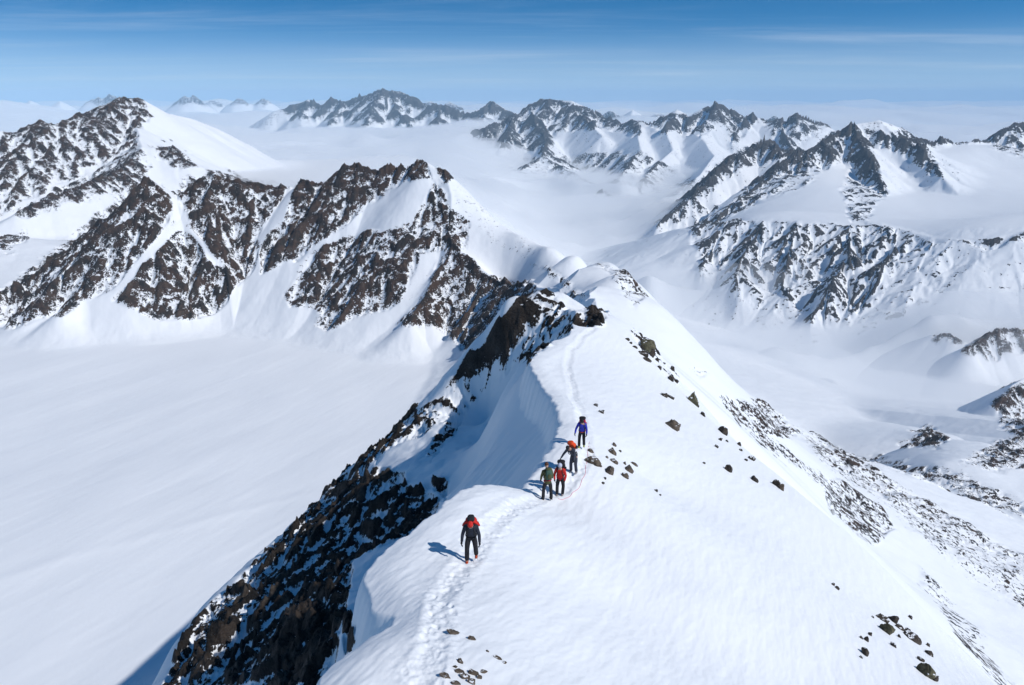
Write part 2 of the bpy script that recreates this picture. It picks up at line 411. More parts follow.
def mid_height(x, y, gx, gy, base):
    r = np.hypot(x, y)
    px, py = project(x, y, base)
    j = 7*perlin(x*.02, y*.02, 71); j2 = 7*perlin(x*.02, y*.02, 72)
    rb = rock_bias(px+j, py+j2, MID_ROCK, 6.0) * np.where(px < 560, sstep(700, 860, r), 1)
    rk = sstep(.1, .55, rb)
    sc = np.clip(r/1100, .35, 3)
    e1 = erode(x, y, gx, gy, 74, 6.5, 5, 5)*(.55+.9*sstep(-.5, .6, perlin(x*.006, y*.006, 88)))
    amp = (.07+.93*rk)*(.25+.75*sstep(300, 800, r))
    flat = sstep(.06, .25, np.hypot(gx, gy))
    h = base + e1*amp*flat
    u = x*.8+y*.6; v = -x*.6+y*.8
    wx = x + 4*perlin(x*.05, y*.05, 61); wy = y + 4*perlin(x*.05, y*.05, 62)
    d1, v1, ed = cells(wx*.085, wy*.085, 9)
    d2, v2, ed2 = cells(wx*.2, wy*.2, 10)
    blk = 4.5*(v1-.5)*sstep(0, .3, ed) + 2.2*(v2-.5)*sstep(0, .25, ed2) + 4.0*(ridged(wx*.022, wy*.022, 5, 13)-.8)
    h = h + rk*blk*(.12+.88*sstep(350, 800, r)) + flat*(.8*fbm(x*.03, y*.03, 4, 14)) + .35*fbm(x*.012, y*.012, 2, 15)
    # an old ski track across the glacier
    sk, _, _ = polyinfo(x, y, SKI); h = h + .35*np.exp(-(sk/6)**2)
    # wind ripples on the glacier
    du = x*.5+y*.86; dv = -x*.86+y*.5
    h = h + (1-flat)*(.30*fbm(du*.006, dv*.03, 4, 17) + 1.6*fbm(x*.0045, y*.0045, 3, 18) + .05*fbm(du*.04, dv*.2, 3, 19))
    return h.astype(f4), rb

# ------------------------------------------------------------------ THE FAR RANGES
FAR = [
 # right-hand massif
 ('R1', line_r((1120,118,6200),(1060,115,6100),(1024,121,6000),(1010,125,5900),(992,138,5800),(970,142,5600),(945,140,5500),(920,140,5300),(906,129,5150),(885,122,5050),(875,120,5000),(858,123,4950),(838,131,4850),(815,147,4650),(800,152,4600),(783,166,4500),(762,182,4300),(740,200,4100),(715,218,3950),(698,234,3850)), .72,.9),
 ('R1', line_r((850,125,4950),(862,145,4700),(872,165,4450),(884,188,4200),(886,200,4050),(868,222,3750),(850,240,3500)), .6,1.25),
 ('R1', line_r((878,121,5000),(895,134,4900),(915,144,4800),(930,158,4650),(942,176,4450)), .45,1.0),
 ('R1', line_r((812,149,4650),(800,168,4450),(802,190,4300),(795,205,4150)), .55,1.0),
 ('R1', line_r((800,152,4750),(783,147,4800),(766,141,4850),(750,148,4800),(735,155,4700),(722,165,4600),(706,178,4450),(690,195,4300),(674,212,4200),(660,224,4100)), .75,.95),
 ('R1', line_r((690,228,3500),(700,224,3450),(740,221,3350),(765,224,3300),(800,222,3250),(825,223,3250),(850,226,3200),(875,224,3200),(900,231,3150),(925,240,3050),(955,242,3000),(985,240,3000),(1010,236,3050),(1060,230,3100),(1150,225,3200)), .30,.45),
 ('R1', line_r((850,226,3200),(842,255,2950),(830,285,2750),(815,318,2600)),.55,.95),
 ('R1', line_r((895,231,3150),(880,262,2900),(862,300,2700)),.55,.95),
 ('R1', line_r((765,224,3300),(745,250,3050),(735,270,2900)),.55,.95),
 ('R1', line_r((800,222,3250),(790,250,3050),(780,285,2850)),.55,.95),
 ('R1', line_r((728,222,3380),(712,245,3200),(700,262,3050)),.55,.95),
 ('R1', line_r((925,240,3050),(915,270,2850),(900,300,2700)), .45,.45),
 # middle range behind it
 ('R3', line_r((870,135,8600),(840,133,8500),(815,120,8300),(800,114,8200),(785,119,8200),(765,118,8300),(745,117,8300),(730,109,8300),(716,104,8300),(703,107,8300),(690,116,8300),(678,110,8300),(664,116,8300),(640,121,8400),(615,121,8700),(600,115,9000),(585,106,9100),(570,101,9200),(555,99,9300),(543,99,9400),(530,107,9400),(515,113,9300),(500,121,9200),(485,130,9000),(462,137,9000)), 0.60,0.84),
 ('R3', line_r((745,117,8300),(738,130,8000),(732,142,7700)), 0.60,0.84),
 ('R3', line_r((716,104,8300),(705,120,8000),(700,138,7600)), 0.60,0.73),
 ('R3', line_r((785,119,8200),(780,135,7900),(790,145,7600)), 0.60,0.84),
 ('R3', line_r((678,112,8300),(668,130,7900),(672,150,7400),(650,170,6900),(640,185,6500)), 0.60,0.73),
 ('R3', line_r((700,138,7600),(715,155,7000),(700,175,6400),(680,190,6000)), 0.52,0.73),
 ('R3', line_r((640,122,8400),(640,150,7400),(620,175,6700),(600,190,6300)), 0.57,0.73),
 ('R3', line_r((530,107,9400),(538,125,8700),(547,140,8200),(540,155,7800)), 0.75,0.95),
 ('R3', line_r((515,113,9300),(508,135,8600),(500,148,8300)), 0.68,0.95),
 ('R3', line_r((570,102,9200),(590,122,8600),(600,135,8200)), 0.60,0.84),
 ('R3', line_r((545,155,7600),(520,168,7000),(500,178,6700),(480,185,6500)), 0.45,0.63),
 ('R3', line_r((560,165,7200),(585,180,6700),(610,195,6200),(640,210,5600)), 0.45,0.63),
 # distant range out of the clouds
 ('F1', line_r((275,111,14500),(295,105,14500),(308,100,14500),(320,104,14200),(333,98,14200),(345,101,14000),(360,96,13800),(372,91,13600),(382,89,13500),(392,92,13400),(400,91,13400),(412,97,13200),(420,104,13000),(440,104,12800),(455,108,12600),(470,112,12400),(480,107,12300),(492,102,12200),(505,110,12000),(520,118,11800),(535,125,11600)), 0.56,0.76),
 ('F1', line_r((382,90,13500),(372,105,12900),(366,120,12400)), 0.63,0.76),
 ('F1', line_r((392,92,13400),(396,110,12800),(410,122,12300)), 0.56,0.76),
 ('F1', line_r((345,101,14000),(335,112,13500),(330,122,13000)), 0.56,0.76),
 ('F1', line_r((492,102,12200),(480,118,11700),(470,128,11300)), 0.56,0.76),
 ('F1', line_r((440,105,12800),(436,118,12300),(440,128,12000)), 0.56,0.76),
 ('F1', line_r((308,100,14500),(300,112,14000)), 0.56,0.76),
]
for i, (a, b, r) in enumerate([(98,92.5,26000),(110,90.5,26000),(185,93,25000),(192,92.5,25000),(212,96,27000),(238,94.5,26000),(262,95,26000),(30,97,28000),(60,97,28000),(610,108,16000),(632,107,16000),(560,110,17000),(775,112,15000),(430,98,20000),(450,99,20000),(960,124,17000),(20,99,30000),(655,110,16000)]):
    FAR.append(('far', line_r((a-9,b+8,r),(a-4,b+5,r),(a,b+2.5,r),(a+5,b+4.5,r),(a+11,b+8,r)), .9, .9))
def far_base(x, y):
    r = np.hypot(x, y)
    wx = x + 24*perlin(x*.0024, y*.0024, 121); wy = y + 24*perlin(x*.0024, y*.0024, 122)
    h = np.full(x.shape, -1500, f4); best = h.copy(); lab = np.zeros(x.shape, int)
    ids = {'R1': 1, 'R3': 2, 'F1': 3, 'far': 4}
    for n, P, a, b in FAR:
        q = ridge_h(wx, wy, P, a, b)
        if n == 'R1': q = np.where(q < -1100, -1500, q)
        lab = np.where(q > best, ids[n], lab); best = np.maximum(best, q)
        h = smax(h, q, 22*min(3, float(np.hypot(P[0][0], P[0][1]))/4500))
    # the snow plateau under the right-hand massif
    pl = PL_s(x, y)
    pl = pl - .75*np.maximum(0, -inpoly(x, y, PL_poly))
    lab = np.where(pl > best, 1, lab)
    h = smax(h, pl, 20)
    # hidden valley floor
    return h.astype(f4), lab
PLp = [list(atr(*p)) for p in [(900,231,3150),(925,240,3050),(955,242,3000),(985,240,3000),(1060,230,3100),(800,222,3260),(850,226,3220),(740,222,3360),
  (960,185,4500),(960,160,5100),(1000,165,5200),(900,190,4400),(910,160,4900),(1024,190,4500),(1024,150,5700),(970,143,5650),(940,220,3500),(1000,215,3700),(880,212,3700),(820,205,3800),(840,190,4050),(825,212,3600),(780,212,3700),(740,190,4450),(770,170,4700),(720,205,4200),(1100,200,4300),(1150,215,3500)]]
PLp += [dirz(700,3200,-620),dirz(650,3500,-800),dirz(740,3000,-680),dirz(800,2850,-690),dirz(850,2750,-690),dirz(900,2700,-690),dirz(960,2550,-760),dirz(1030,2500,-800),dirz(1150,2500,-810),dirz(800,2400,-900),dirz(900,2200,-900),dirz(1030,2050,-850),dirz(650,2800,-1000),dirz(500,4000,-1400),dirz(600,4500,-1100),dirz(700,5500,-900),dirz(800,6500,-800),dirz(950,6800,-700),dirz(1150,7000,-700)]
PL_s = TPS(PLp, 1e-4)
PL_poly = [tuple(dirz(a, r, 0)[:2]) for a, r in [(680,3450),(740,2800),(800,2350),(900,2150),(1030,2000),(1400,2000),(1400,6800),(950,6400),(850,5200),(790,4650),(720,4350),(670,3950)]]
FAR_ROCK = [
 ([(795,153),(815,146),(838,130),(860,123),(885,126),(910,134),(930,155),(943,176),(935,174),(905,158),(880,148),(872,150),(888,195),(880,200),(866,225),(852,222),(840,190),(852,165),(838,160),(815,178),(800,190),(760,200),(720,222),(700,228),(715,215),(760,180)], .62),
 ([(738,153),(766,139),(785,147),(812,148),(805,156),(775,160),(742,168),(720,182),(692,200),(660,225),(690,192),(715,165)], .62),
 ([(965,142),(990,137),(1012,124),(1030,118),(1030,160),(1000,152),(988,146)], .55),
 ([(905,130),(925,138),(970,140),(968,145),(920,144)], .6),
 ([(690,224),(740,219),(800,221),(880,223),(925,238),(955,243),(935,252),(900,262),(885,275),(870,300),(845,325),(800,310),(760,290),(710,262),(690,245)], .38),
 ([(690,243),(760,240),(940,245),(1000,250),(945,300),(865,337),(780,322),(700,280)], .26),
 ([(655,175),(700,195),(740,215),(700,232),(640,225)], .30),
 ([(955,242),(990,240),(1030,233),(1030,240),(985,248)], .6),
 ([(455,130),(500,118),(545,97),(600,112),(640,120),(640,135),(600,128),(555,130),(552,158),(530,150),(480,145)], .62),
 ([(640,118),(664,112),(700,115),(712,128),(700,135),(660,132)], .62),
 ([(700,104),(730,104),(760,116),(745,135),(735,145),(725,128),(705,125)], .55),
 ([(760,118),(800,112),(830,125),(790,150),(775,140)], .5),
 ([(280,106),(320,98),(380,88),(410,95),(430,103),(490,102),(535,120),(470,130),(400,125),(330,123),(290,118)], .60),
 ([(480,160),(640,150),(720,190),(660,225),(560,200)], .36),
 ([(850,124),(875,117),(902,128),(885,134),(862,130)], -1),
 ([(80,85),(280,85),(280,105),(80,105)], .45),
]
def far_height(x, y, gx, gy, base):
    r = np.hypot(x, y); w = np.clip(r/4500, .6, 4)
    px, py = project(x, y, base)
    rb = rock_bias(px+3*perlin(x*.004, y*.004, 1), py+3*perlin(x*.004, y*.004, 2), FAR_ROCK, 6.0)
    rb = np.maximum(rb, .12*sstep(.33, .45, np.hypot(gx, gy)))
    rk = sstep(.1, .55, rb)
    flat = sstep(.08, .25, np.hypot(gx, gy))
    e = erode(x, y, gx, gy, 190, 30, 5, 15)
    e2 = erode(x, y, gx, gy, 420, 42, 4, 16)
    fr = sstep(5500, 8000, r)
    h = base + flat*(.12+.88*rk)*(e*(1-fr)+e2*fr)
    h = h + rk*(13*(ridged(x*.006, y*.006, 5, 33)-.8)*(1-fr) + 32*(ridged(x*.0025, y*.0025, 5, 36)-.8)*fr) + 2*fbm(x*.004, y*.004, 3, 34)
    return h.astype(f4), rb

# ------------------------------------------------------------------ materials
def mat_terrain(name, fine, haze_tint=0.0, rockcols=None, snow_bump=.02, rock_bump=.3, spread=.5, snowcol=(.86,.875,.90)):
    m = bpy.data.materials.new(name); m.use_nodes = True
    nt = m.node_tree; N = nt.nodes; Lk = nt.links
    for n in list(N): N.remove(n)
    def nd(t, **k):
        n = N.new(t)
        for a, b in k.items(): setattr(n, a, b)
        return n
    out = nd('ShaderNodeOutputMaterial'); bs = nd('ShaderNodeBsdfPrincipled')
    geo = nd('ShaderNodeNewGeometry')
    at = nd('ShaderNodeAttribute'); at.attribute_name = 'rock'
    def noise(scale, det=6, rough=.6, vec=None, dist=0):
        n = nd('ShaderNodeTexNoise'); n.inputs['Scale'].default_value = scale; n.inputs['Detail'].default_value = det
        n.inputs['Roughness'].default_value = rough; n.inputs['Distortion'].default_value = dist
        Lk.new(vec or geo.outputs['Position'], n.inputs['Vector']); return n
    def mth(op, a, b=None, c=None, clamp=False):
        n = nd('ShaderNodeMath', operation=op, use_clamp=clamp)
        for i, v in enumerate((a, b, c)):
            if v is None: continue
            if isinstance(v, (int, float)): n.inputs[i].default_value = v
            else: Lk.new(v, n.inputs[i])
        return n.outputs[0]
    n1 = noise(fine, 7, .62)
    n2 = noise(fine*.28, 5, .6)
    v = mth('MULTIPLY_ADD', mth('SUBTRACT', n1.outputs['Fac'], .5), spread, at.outputs['Fac'])
    v = mth('MULTIPLY_ADD', mth('SUBTRACT', n2.outputs['Fac'], .5), spread*.7, v)
    mask = nd('ShaderNodeMapRange'); mask.interpolation_type = 'SMOOTHSTEP'
    Lk.new(v, mask.inputs['Value']); mask.inputs['From Min'].default_value = .47; mask.inputs['From Max'].default_value = .53
    mk = mask.outputs['Result']
    # rock colour
    rn = noise(fine*.12, 6, .65); ramp = nd('ShaderNodeValToRGB'); Lk.new(rn.outputs['Fac'], ramp.inputs['Fac'])
    cols = rockcols or [(.030,.027,.026),(.060,.048,.040),(.105,.075,.058),(.135,.115,.10)]
    cr = ramp.color_ramp; cr.elements[0].position = .28; cr.elements[0].color = (*cols[0], 1); cr.elements[1].position = .72; cr.elements[1].color = (*cols[3], 1)
    e = cr.elements.new(.44); e.color = (*cols[1], 1); e = cr.elements.new(.57); e.color = (*cols[2], 1)
    rn2 = noise(fine*1.7, 5, .7)
    mv = nd('ShaderNodeMapRange'); Lk.new(rn2.outputs['Fac'], mv.inputs['Value']); mv.inputs['From Min'].default_value = .3; mv.inputs['From Max'].default_value = .7; mv.inputs['To Min'].default_value = .55; mv.inputs['To Max'].default_value = 1.5
    mul = nd('ShaderNodeVectorMath', operation='SCALE'); Lk.new(ramp.outputs['Color'], mul.inputs[0]); Lk.new(mv.outputs['Result'], mul.inputs['Scale'])
    mix = nd('ShaderNodeMix', data_type='RGBA'); Lk.new(mk, mix.inputs['Factor'])
    sn = noise(fine*.03, 4, .5); sm = nd('ShaderNodeMix', data_type='RGBA'); Lk.new(sn.outputs['Fac'], sm.inputs['Factor'])
    sm.inputs['A'].default_value = (*[c*.985 for c in snowcol], 1); sm.inputs['B'].default_value = (*[min(c*1.015, .93) for c in snowcol], 1)
    Lk.new(sm.outputs['Result'], mix.inputs['A']); Lk.new(mul.outputs['Vector'], mix.inputs['B'])
    Lk.new(mix.outputs['Result'], bs.inputs['Base Color'])
    rg = nd('ShaderNodeMapRange'); Lk.new(mk, rg.inputs['Value']); rg.inputs['To Min'].default_value = .62; rg.inputs['To Max'].default_value = .85
    Lk.new(rg.outputs['Result'], bs.inputs['Roughness'])
    bs.inputs['Specular IOR Level'].default_value = .25
    # relief too fine for the mesh
    hb = noise(fine*1.3, 6, .65); sb = noise(fine*.9, 4, .5)
    hh = nd('ShaderNodeMix', data_type='FLOAT'); Lk.new(mk, hh.inputs['Factor']); 
    Lk.new(mth('MULTIPLY', sb.outputs['Fac'], snow_bump/fine), hh.inputs['A']); Lk.new(mth('MULTIPLY', hb.outputs['Fac'], rock_bump*3/fine), hh.inputs['B'])
    bp = nd('ShaderNodeBump'); bp.inputs['Strength'].default_value = 1.0; bp.inputs['Distance'].default_value = 1.0
    Lk.new(hh.outputs['Result'], bp.inputs['Height']); Lk.new(bp.outputs['Normal'], bs.inputs['Normal'])
    Lk.new(bs.outputs['BSDF'], out.inputs['Surface'])
    return m

# ------------------------------------------------------------------ meshing a sheet of terrain
def sheet(name, X, Y, Z, rock, mat, facelab=None, names=None):
    nr, nc = X.shape
    co = np.stack([X, Y, Z], -1).reshape(-1, 3).astype(f4)
    i = np.arange(nr*nc).reshape(nr, nc)
    a = i[:-1, :-1].ravel(); b = i[:-1, 1:].ravel(); c = i[1:, 1:].ravel(); d = i[1:, :-1].ravel()
    quads = np.stack([a, b, c, d], -1)
    if facelab is None: groups = {name: quads}
    else:
        fl = facelab[:-1, :-1].ravel(); groups = {}
        for k, nm in names.items():
            sel = np.isin(fl, k if isinstance(k, tuple) else (k,)); 
            if sel.any(): groups.setdefault(nm, []).append(quads[sel])
        groups = {k: np.concatenate(v) for k, v in groups.items()}
    res = {}
    rk = rock.ravel().astype(f4)
    for nm, q in groups.items():
        used = np.zeros(len(co), bool); used[q.ravel()] = True
        remap = np.cumsum(used)-1
        vv = co[used]; qq = remap[q].astype(np.int32)
        me = bpy.data.meshes.new(nm)
        me.vertices.add(len(vv)); me.vertices.foreach_set('co', vv.ravel())
        me.loops.add(qq.size); me.loops.foreach_set('vertex_index', qq.ravel())
        me.polygons.add(len(qq)); me.polygons.foreach_set('loop_start', np.arange(0, qq.size, 4, dtype=np.int32))
        at = me.attributes.new('rock', 'FLOAT', 'POINT'); at.data.foreach_set('value', rk[used])
        me.update(calc_edges=True); me.polygons.foreach_set('use_smooth', np.ones(len(qq), bool))
        me.materials.append(mat)
        o = bpy.data.objects.new(nm, me); col.objects.link(o); o['kind'] = 'structure'; res[nm] = o
    return res
def grads(th, r, Z):
    gr = np.gradient(Z, axis=0)/np.gradient(r)[:, None]
    gt = np.gradient(Z, axis=1)/(np.gradient(th)[None, :]*r[:, None])
    s, c = np.sin(th)[None, :], np.cos(th)[None, :]
    return (gr*s+gt*c).astype(f4), (gr*c-gt*s).astype(f4)     # th measured from +Y towards +X

def angles(n, a0, a1, wide):
    t = np.radians(np.linspace(a0, a1, n))
    extra = np.radians(np.linspace(a1, wide, 60)[1:]); extra0 = np.radians(np.linspace(-wide, a0, 60)[:-1])
    return np.concatenate([extra0, t, extra])

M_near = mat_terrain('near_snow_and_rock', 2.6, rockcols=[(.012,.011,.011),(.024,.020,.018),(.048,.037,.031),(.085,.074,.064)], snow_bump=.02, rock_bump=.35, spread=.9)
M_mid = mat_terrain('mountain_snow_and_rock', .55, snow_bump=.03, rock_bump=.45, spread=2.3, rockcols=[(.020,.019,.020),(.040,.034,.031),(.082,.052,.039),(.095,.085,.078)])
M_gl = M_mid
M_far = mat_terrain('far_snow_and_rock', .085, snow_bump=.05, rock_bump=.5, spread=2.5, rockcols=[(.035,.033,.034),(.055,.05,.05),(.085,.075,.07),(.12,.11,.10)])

def box(A, n, ax):
    c = np.cumsum(np.pad(A, [(n+1, n) if i == ax else (0, 0) for i in (0, 1)], mode='edge'), axis=ax, dtype=np.float64)
    m = A.shape[ax]
    return ((c[2*n+1:2*n+1+m] - c[:m]) if ax == 0 else (c[:, 2*n+1:2*n+1+m] - c[:, :m])).astype(f4)/(2*n+1)
def convex(Z, nr_, nt_):
    B = Z
    for _ in range(2): B = box(box(B, nr_, 0), nt_, 1)
    return Z-B
def slope_rock(rb, S, thr, k=.9):
    """steep ground sheds its snow wherever rock crops out"""
    v = .5+(rb-.5)*.75 + k*np.clip(S-thr, -.8, .8)
    return (v*sstep(.02, .3, rb) - 1.2*sstep(.12, .02, rb)).astype(f4)

# near sheet
def build_near():
    nth = int(950*QUAL); nr = int(1150*QUAL)
    th = angles(nth, -38, 40, 150)
    r = np.concatenate([np.geomspace(.8, 12, 60)[:-1], np.geomspace(12, 150, nr)])
    TH, R = np.meshgrid(th, r); X = (R*np.sin(TH)).astype(f4); Y = (R*np.cos(TH)).astype(f4)
    Z, rb, face, rk = pmap(near_height, X, Y)
    mb, lab = pmap(mid_base, X, Y)
    mb = mb - 25*sstep(150, 118, R)
    Zf = smax(Z, mb, 3.0)
    gx, gy = grads(th, r, Zf); S = np.hypot(gx, gy)
    rock = slope_rock(rb, S, 1.7, .13)
    rock = rock + sstep(.05, .35, rb)*(.20*np.clip(convex(Zf, 4, 4)/.25, -1, 1) + .22*np.clip(convex(Zf, 14, 14)/.9, -1, 1))
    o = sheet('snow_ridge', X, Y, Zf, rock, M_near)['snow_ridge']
    o['label'] = 'steep corniced snow ridge with a beaten track the climbers walk on'
    return o
def build_mid():
    nth = int(1350*QUAL); nr = int(1500*QUAL)
    th = angles(nth, -39, 40, 100)
    r = np.concatenate([np.geomspace(149.5, 500, int(nr*.25))[:-1], np.geomspace(500, 3600, int(nr*.75))])
    TH, R = np.meshgrid(th, r); X = (R*np.sin(TH)).astype(f4); Y = (R*np.cos(TH)).astype(f4)
    Zb, lab = pmap(mid_base, X, Y)
    gx, gy = grads(th, r, Zb)
    Z, rb = pmap(mid_height, X, Y, gx, gy, Zb)
    gx, gy = grads(th, r, Z); S = np.hypot(gx, gy)
    rock = slope_rock(rb, S, 1.06, .33)
    rock = rock + sstep(.02, .3, rb)*(.17*np.clip(convex(Z, 2, 3)/.9, -1, 1) + .18*np.clip(convex(Z, 6, 10)/3.0, -1, 1) + .13*perlin(X*.02+.5*Z*.02, Y*.02+Z*.03, 97))
    # blend to the near sheet
    k = sstep(230, 150, R); zn = np.where(k > 0, Zb, Z); Z = Z*(1-k)+zn*k
    keep = lab.copy()
    names = {0: 'glacier', 1: 'mountain_ridge', 2: 'snowy_mountain', 3: 'valley_flank', 4: 'rocky_knolls'}
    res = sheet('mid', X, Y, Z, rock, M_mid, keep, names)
    L = {'glacier': 'broad smooth white glacier left of the ridge', 'mountain_ridge': 'dark rocky mountain ridge with snowy gullies rising behind the glacier',
         'snowy_mountain': 'pointed snowy mountain at the far left beyond the rocky ridge', 'valley_flank': 'snow slope dotted with rocks falling to the misty valley on the right',
         'rocky_knolls': 'low rocky knolls poking out of snow at the right edge'}
    for k, o in res.items(): o['label'] = L[k]
    return res
def build_far():
    nth = int(1300*QUAL); nr = int(1100*QUAL)
    th = angles(nth, -36, 37, 75)
    r = np.concatenate([np.geomspace(1900, 10000, int(nr*.75))[:-1], np.geomspace(10000, 31000, int(nr*.25))])
    TH, R = np.meshgrid(th, r); X = (R*np.sin(TH)).astype(f4); Y = (R*np.cos(TH)).astype(f4)
    Zb, lab = pmap(far_base, X, Y)
    gx, gy = grads(th, r, Zb)
    Z, rb = pmap(far_height, X, Y, gx, gy, Zb)
    gx, gy = grads(th, r, Z); S = np.hypot(gx, gy)
    rock = slope_rock(rb, S, 1.12-.22*sstep(5500, 9000, R), .42)
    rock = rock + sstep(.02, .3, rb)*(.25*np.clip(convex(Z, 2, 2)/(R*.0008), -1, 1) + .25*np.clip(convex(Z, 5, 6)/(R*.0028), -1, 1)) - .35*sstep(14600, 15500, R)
    # under the mist there is nothing to see: drop those faces
    lab = np.where(Z < -1200, 99, lab)
    # nearer than the middle sheet's ground on the left
    ap = 512+F*X/np.maximum(Y*CP+.1*R*SP, 1e-3)
    lab = np.where((R < 3700) & (ap < 560), 99, lab)
    names = {1: 'glaciated_mountain', 2: 'jagged_mountain_range', 3: 'distant_mountain_range', 4: 'remote_peaks'}
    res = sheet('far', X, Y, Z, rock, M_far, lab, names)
    L = {'glaciated_mountain': 'large glaciated mountain above the misty valley on the right', 'jagged_mountain_range': 'jagged snowy mountain range behind the valley mist',
         'distant_mountain_range': 'distant pale mountain range rising from the sea of clouds', 'remote_peaks': 'tiny hazy snow peaks on the horizon'}
    for k, o in res.items(): o['label'] = L[k]
    return res
near_o = build_near(); print('near', time.time()-T0)
mid_o = build_mid(); print('mid', time.time()-T0)
far_o = build_far(); print('far', time.time()-T0)


# ------------------------------------------------------------------ THINGS ON THE RIDGE
def ground(x, y):
    X = np.array([[x]]); Y = np.array([[y]]); return float(near_height(X, Y)[0][0, 0])
def hit(px, py):
    d = ray(px, py); t = np.linspace(10, 150, 700)
    X = (d[0]*t)[None]; Y = (d[1]*t)[None]; Z = (d[2]*t)[None]
    h = near_height(X, Y)[0]; k = int(np.argmax(h[0] > Z[0])); k = max(k, 1)
    a = Z[0, k-1]-h[0, k-1]; b = Z[0, k]-h[0, k]; q = t[k-1]+(t[k]-t[k-1])*a/(a-b)
    return Vector(d*q), q
def simple_mat(name, c, rough=.8, var=.25, scale=30, spec=.3, bump=0.0, bscale=60, noisecol=None, snow=False):
    m = bpy.data.materials.new(name); m.use_nodes = True; nt = m.node_tree; b = nt.nodes['Principled BSDF']
    n = nt.nodes.new('ShaderNodeTexNoise'); n.inputs['Scale'].default_value = scale; n.inputs['Detail'].default_value = 5
    tc = nt.nodes.new('ShaderNodeTexCoord'); nt.links.new(tc.outputs['Object'], n.inputs['Vector'])
    r = nt.nodes.new('ShaderNodeValToRGB'); nt.links.new(n.outputs['Fac'], r.inputs['Fac'])
    r.color_ramp.elements[0].position = .3; r.color_ramp.elements[1].position = .7
    r.color_ramp.elements[0].color = (*[v*(1-var) for v in c], 1); c2 = noisecol or [v*(1+var) for v in c]; r.color_ramp.elements[1].color = (*c2, 1)
    nt.links.new(r.outputs['Color'], b.inputs['Base Color']); b.inputs['Roughness'].default_value = rough; b.inputs['Specular IOR Level'].default_value = spec
    if bump:
        n2 = nt.nodes.new('ShaderNodeTexNoise'); n2.inputs['Scale'].default_value = bscale; n2.inputs['Detail'].default_value = 6; nt.links.new(tc.outputs['Object'], n2.inputs['Vector'])
        bp = nt.nodes.new('ShaderNodeBump'); bp.inputs['Strength'].default_value = bump; bp.inputs['Distance'].default_value = .05
        nt.links.new(n2.outputs['Fac'], bp.inputs['Height']); nt.links.new(bp.outputs['Normal'], b.inputs['Normal'])
    if snow:                              # snow lodged on the flat tops
        ge = nt.nodes.new('ShaderNodeNewGeometry'); sx = nt.nodes.new('ShaderNodeSeparateXYZ'); nt.links.new(ge.outputs['Normal'], sx.inputs[0])
        a = nt.nodes.new('ShaderNodeMath'); a.operation = 'MULTIPLY_ADD'; nt.links.new(n.outputs['Fac'], a.inputs[0]); a.inputs[1].default_value = .7; nt.links.new(sx.outputs['Z'], a.inputs[2])
        mr = nt.nodes.new('ShaderNodeMapRange'); nt.links.new(a.outputs[0], mr.inputs['Value']); mr.inputs['From Min'].default_value = 1.26; mr.inputs['From Max'].default_value = 1.31
        mx_ = nt.nodes.new('ShaderNodeMix'); mx_.data_type = 'RGBA'; nt.links.new(mr.outputs['Result'], mx_.inputs['Factor']); nt.links.new(r.outputs['Color'], mx_.inputs['A']); mx_.inputs['B'].default_value = (.86,.875,.9,1)
        nt.links.new(mx_.outputs['Result'], b.inputs['Base Color'])
    return m
M_rock = [simple_mat('stone_brown', (.085,.066,.050), .9, .5, 3.5, .2, .8, 9, (.15,.12,.095), True), simple_mat('stone_dark', (.042,.037,.032), .9, .5, 4, .2, .8, 9, (.085,.07,.058), True), simple_mat('stone_olive', (.075,.07,.042), .9, .4, 3, .2, .8, 8, (.14,.13,.085), True)]
def rock_mesh(seed, sx, sy, sz, sub):
    rng = random.Random(seed); bm = bmesh.new(); bmesh.ops.create_icosphere(bm, subdivisions=sub, radius=1)
    pl = [(Vector((rng.gauss(0,1), rng.gauss(0,1), rng.gauss(0,.8))).normalized(), rng.uniform(.45, .85)) for _ in range(11)]
    off = Vector((rng.uniform(0,50), rng.uniform(0,50), rng.uniform(0,50)))
    from mathutils import noise as mn
    for v in bm.verts:
        p = v.co.copy()
        for n, d in pl:
            e = p.dot(n)-d
            if e > 0: p -= n*e
        p += v.co*(.13*mn.noise(v.co*2.3+off) + .06*mn.noise(v.co*6+off))
        v.co = Vector((p.x*sx*1.25, p.y*sy*1.25, p.z*sz*1.25))
    me = bpy.data.meshes.new('rock'); bm.to_mesh(me); bm.free(); return me
ORD = ['first','second','third','fourth','fifth','sixth','seventh','eighth','ninth','tenth','eleventh','twelfth','thirteenth','fourteenth','fifteenth','sixteenth','seventeenth','eighteenth','nineteenth','twentieth']
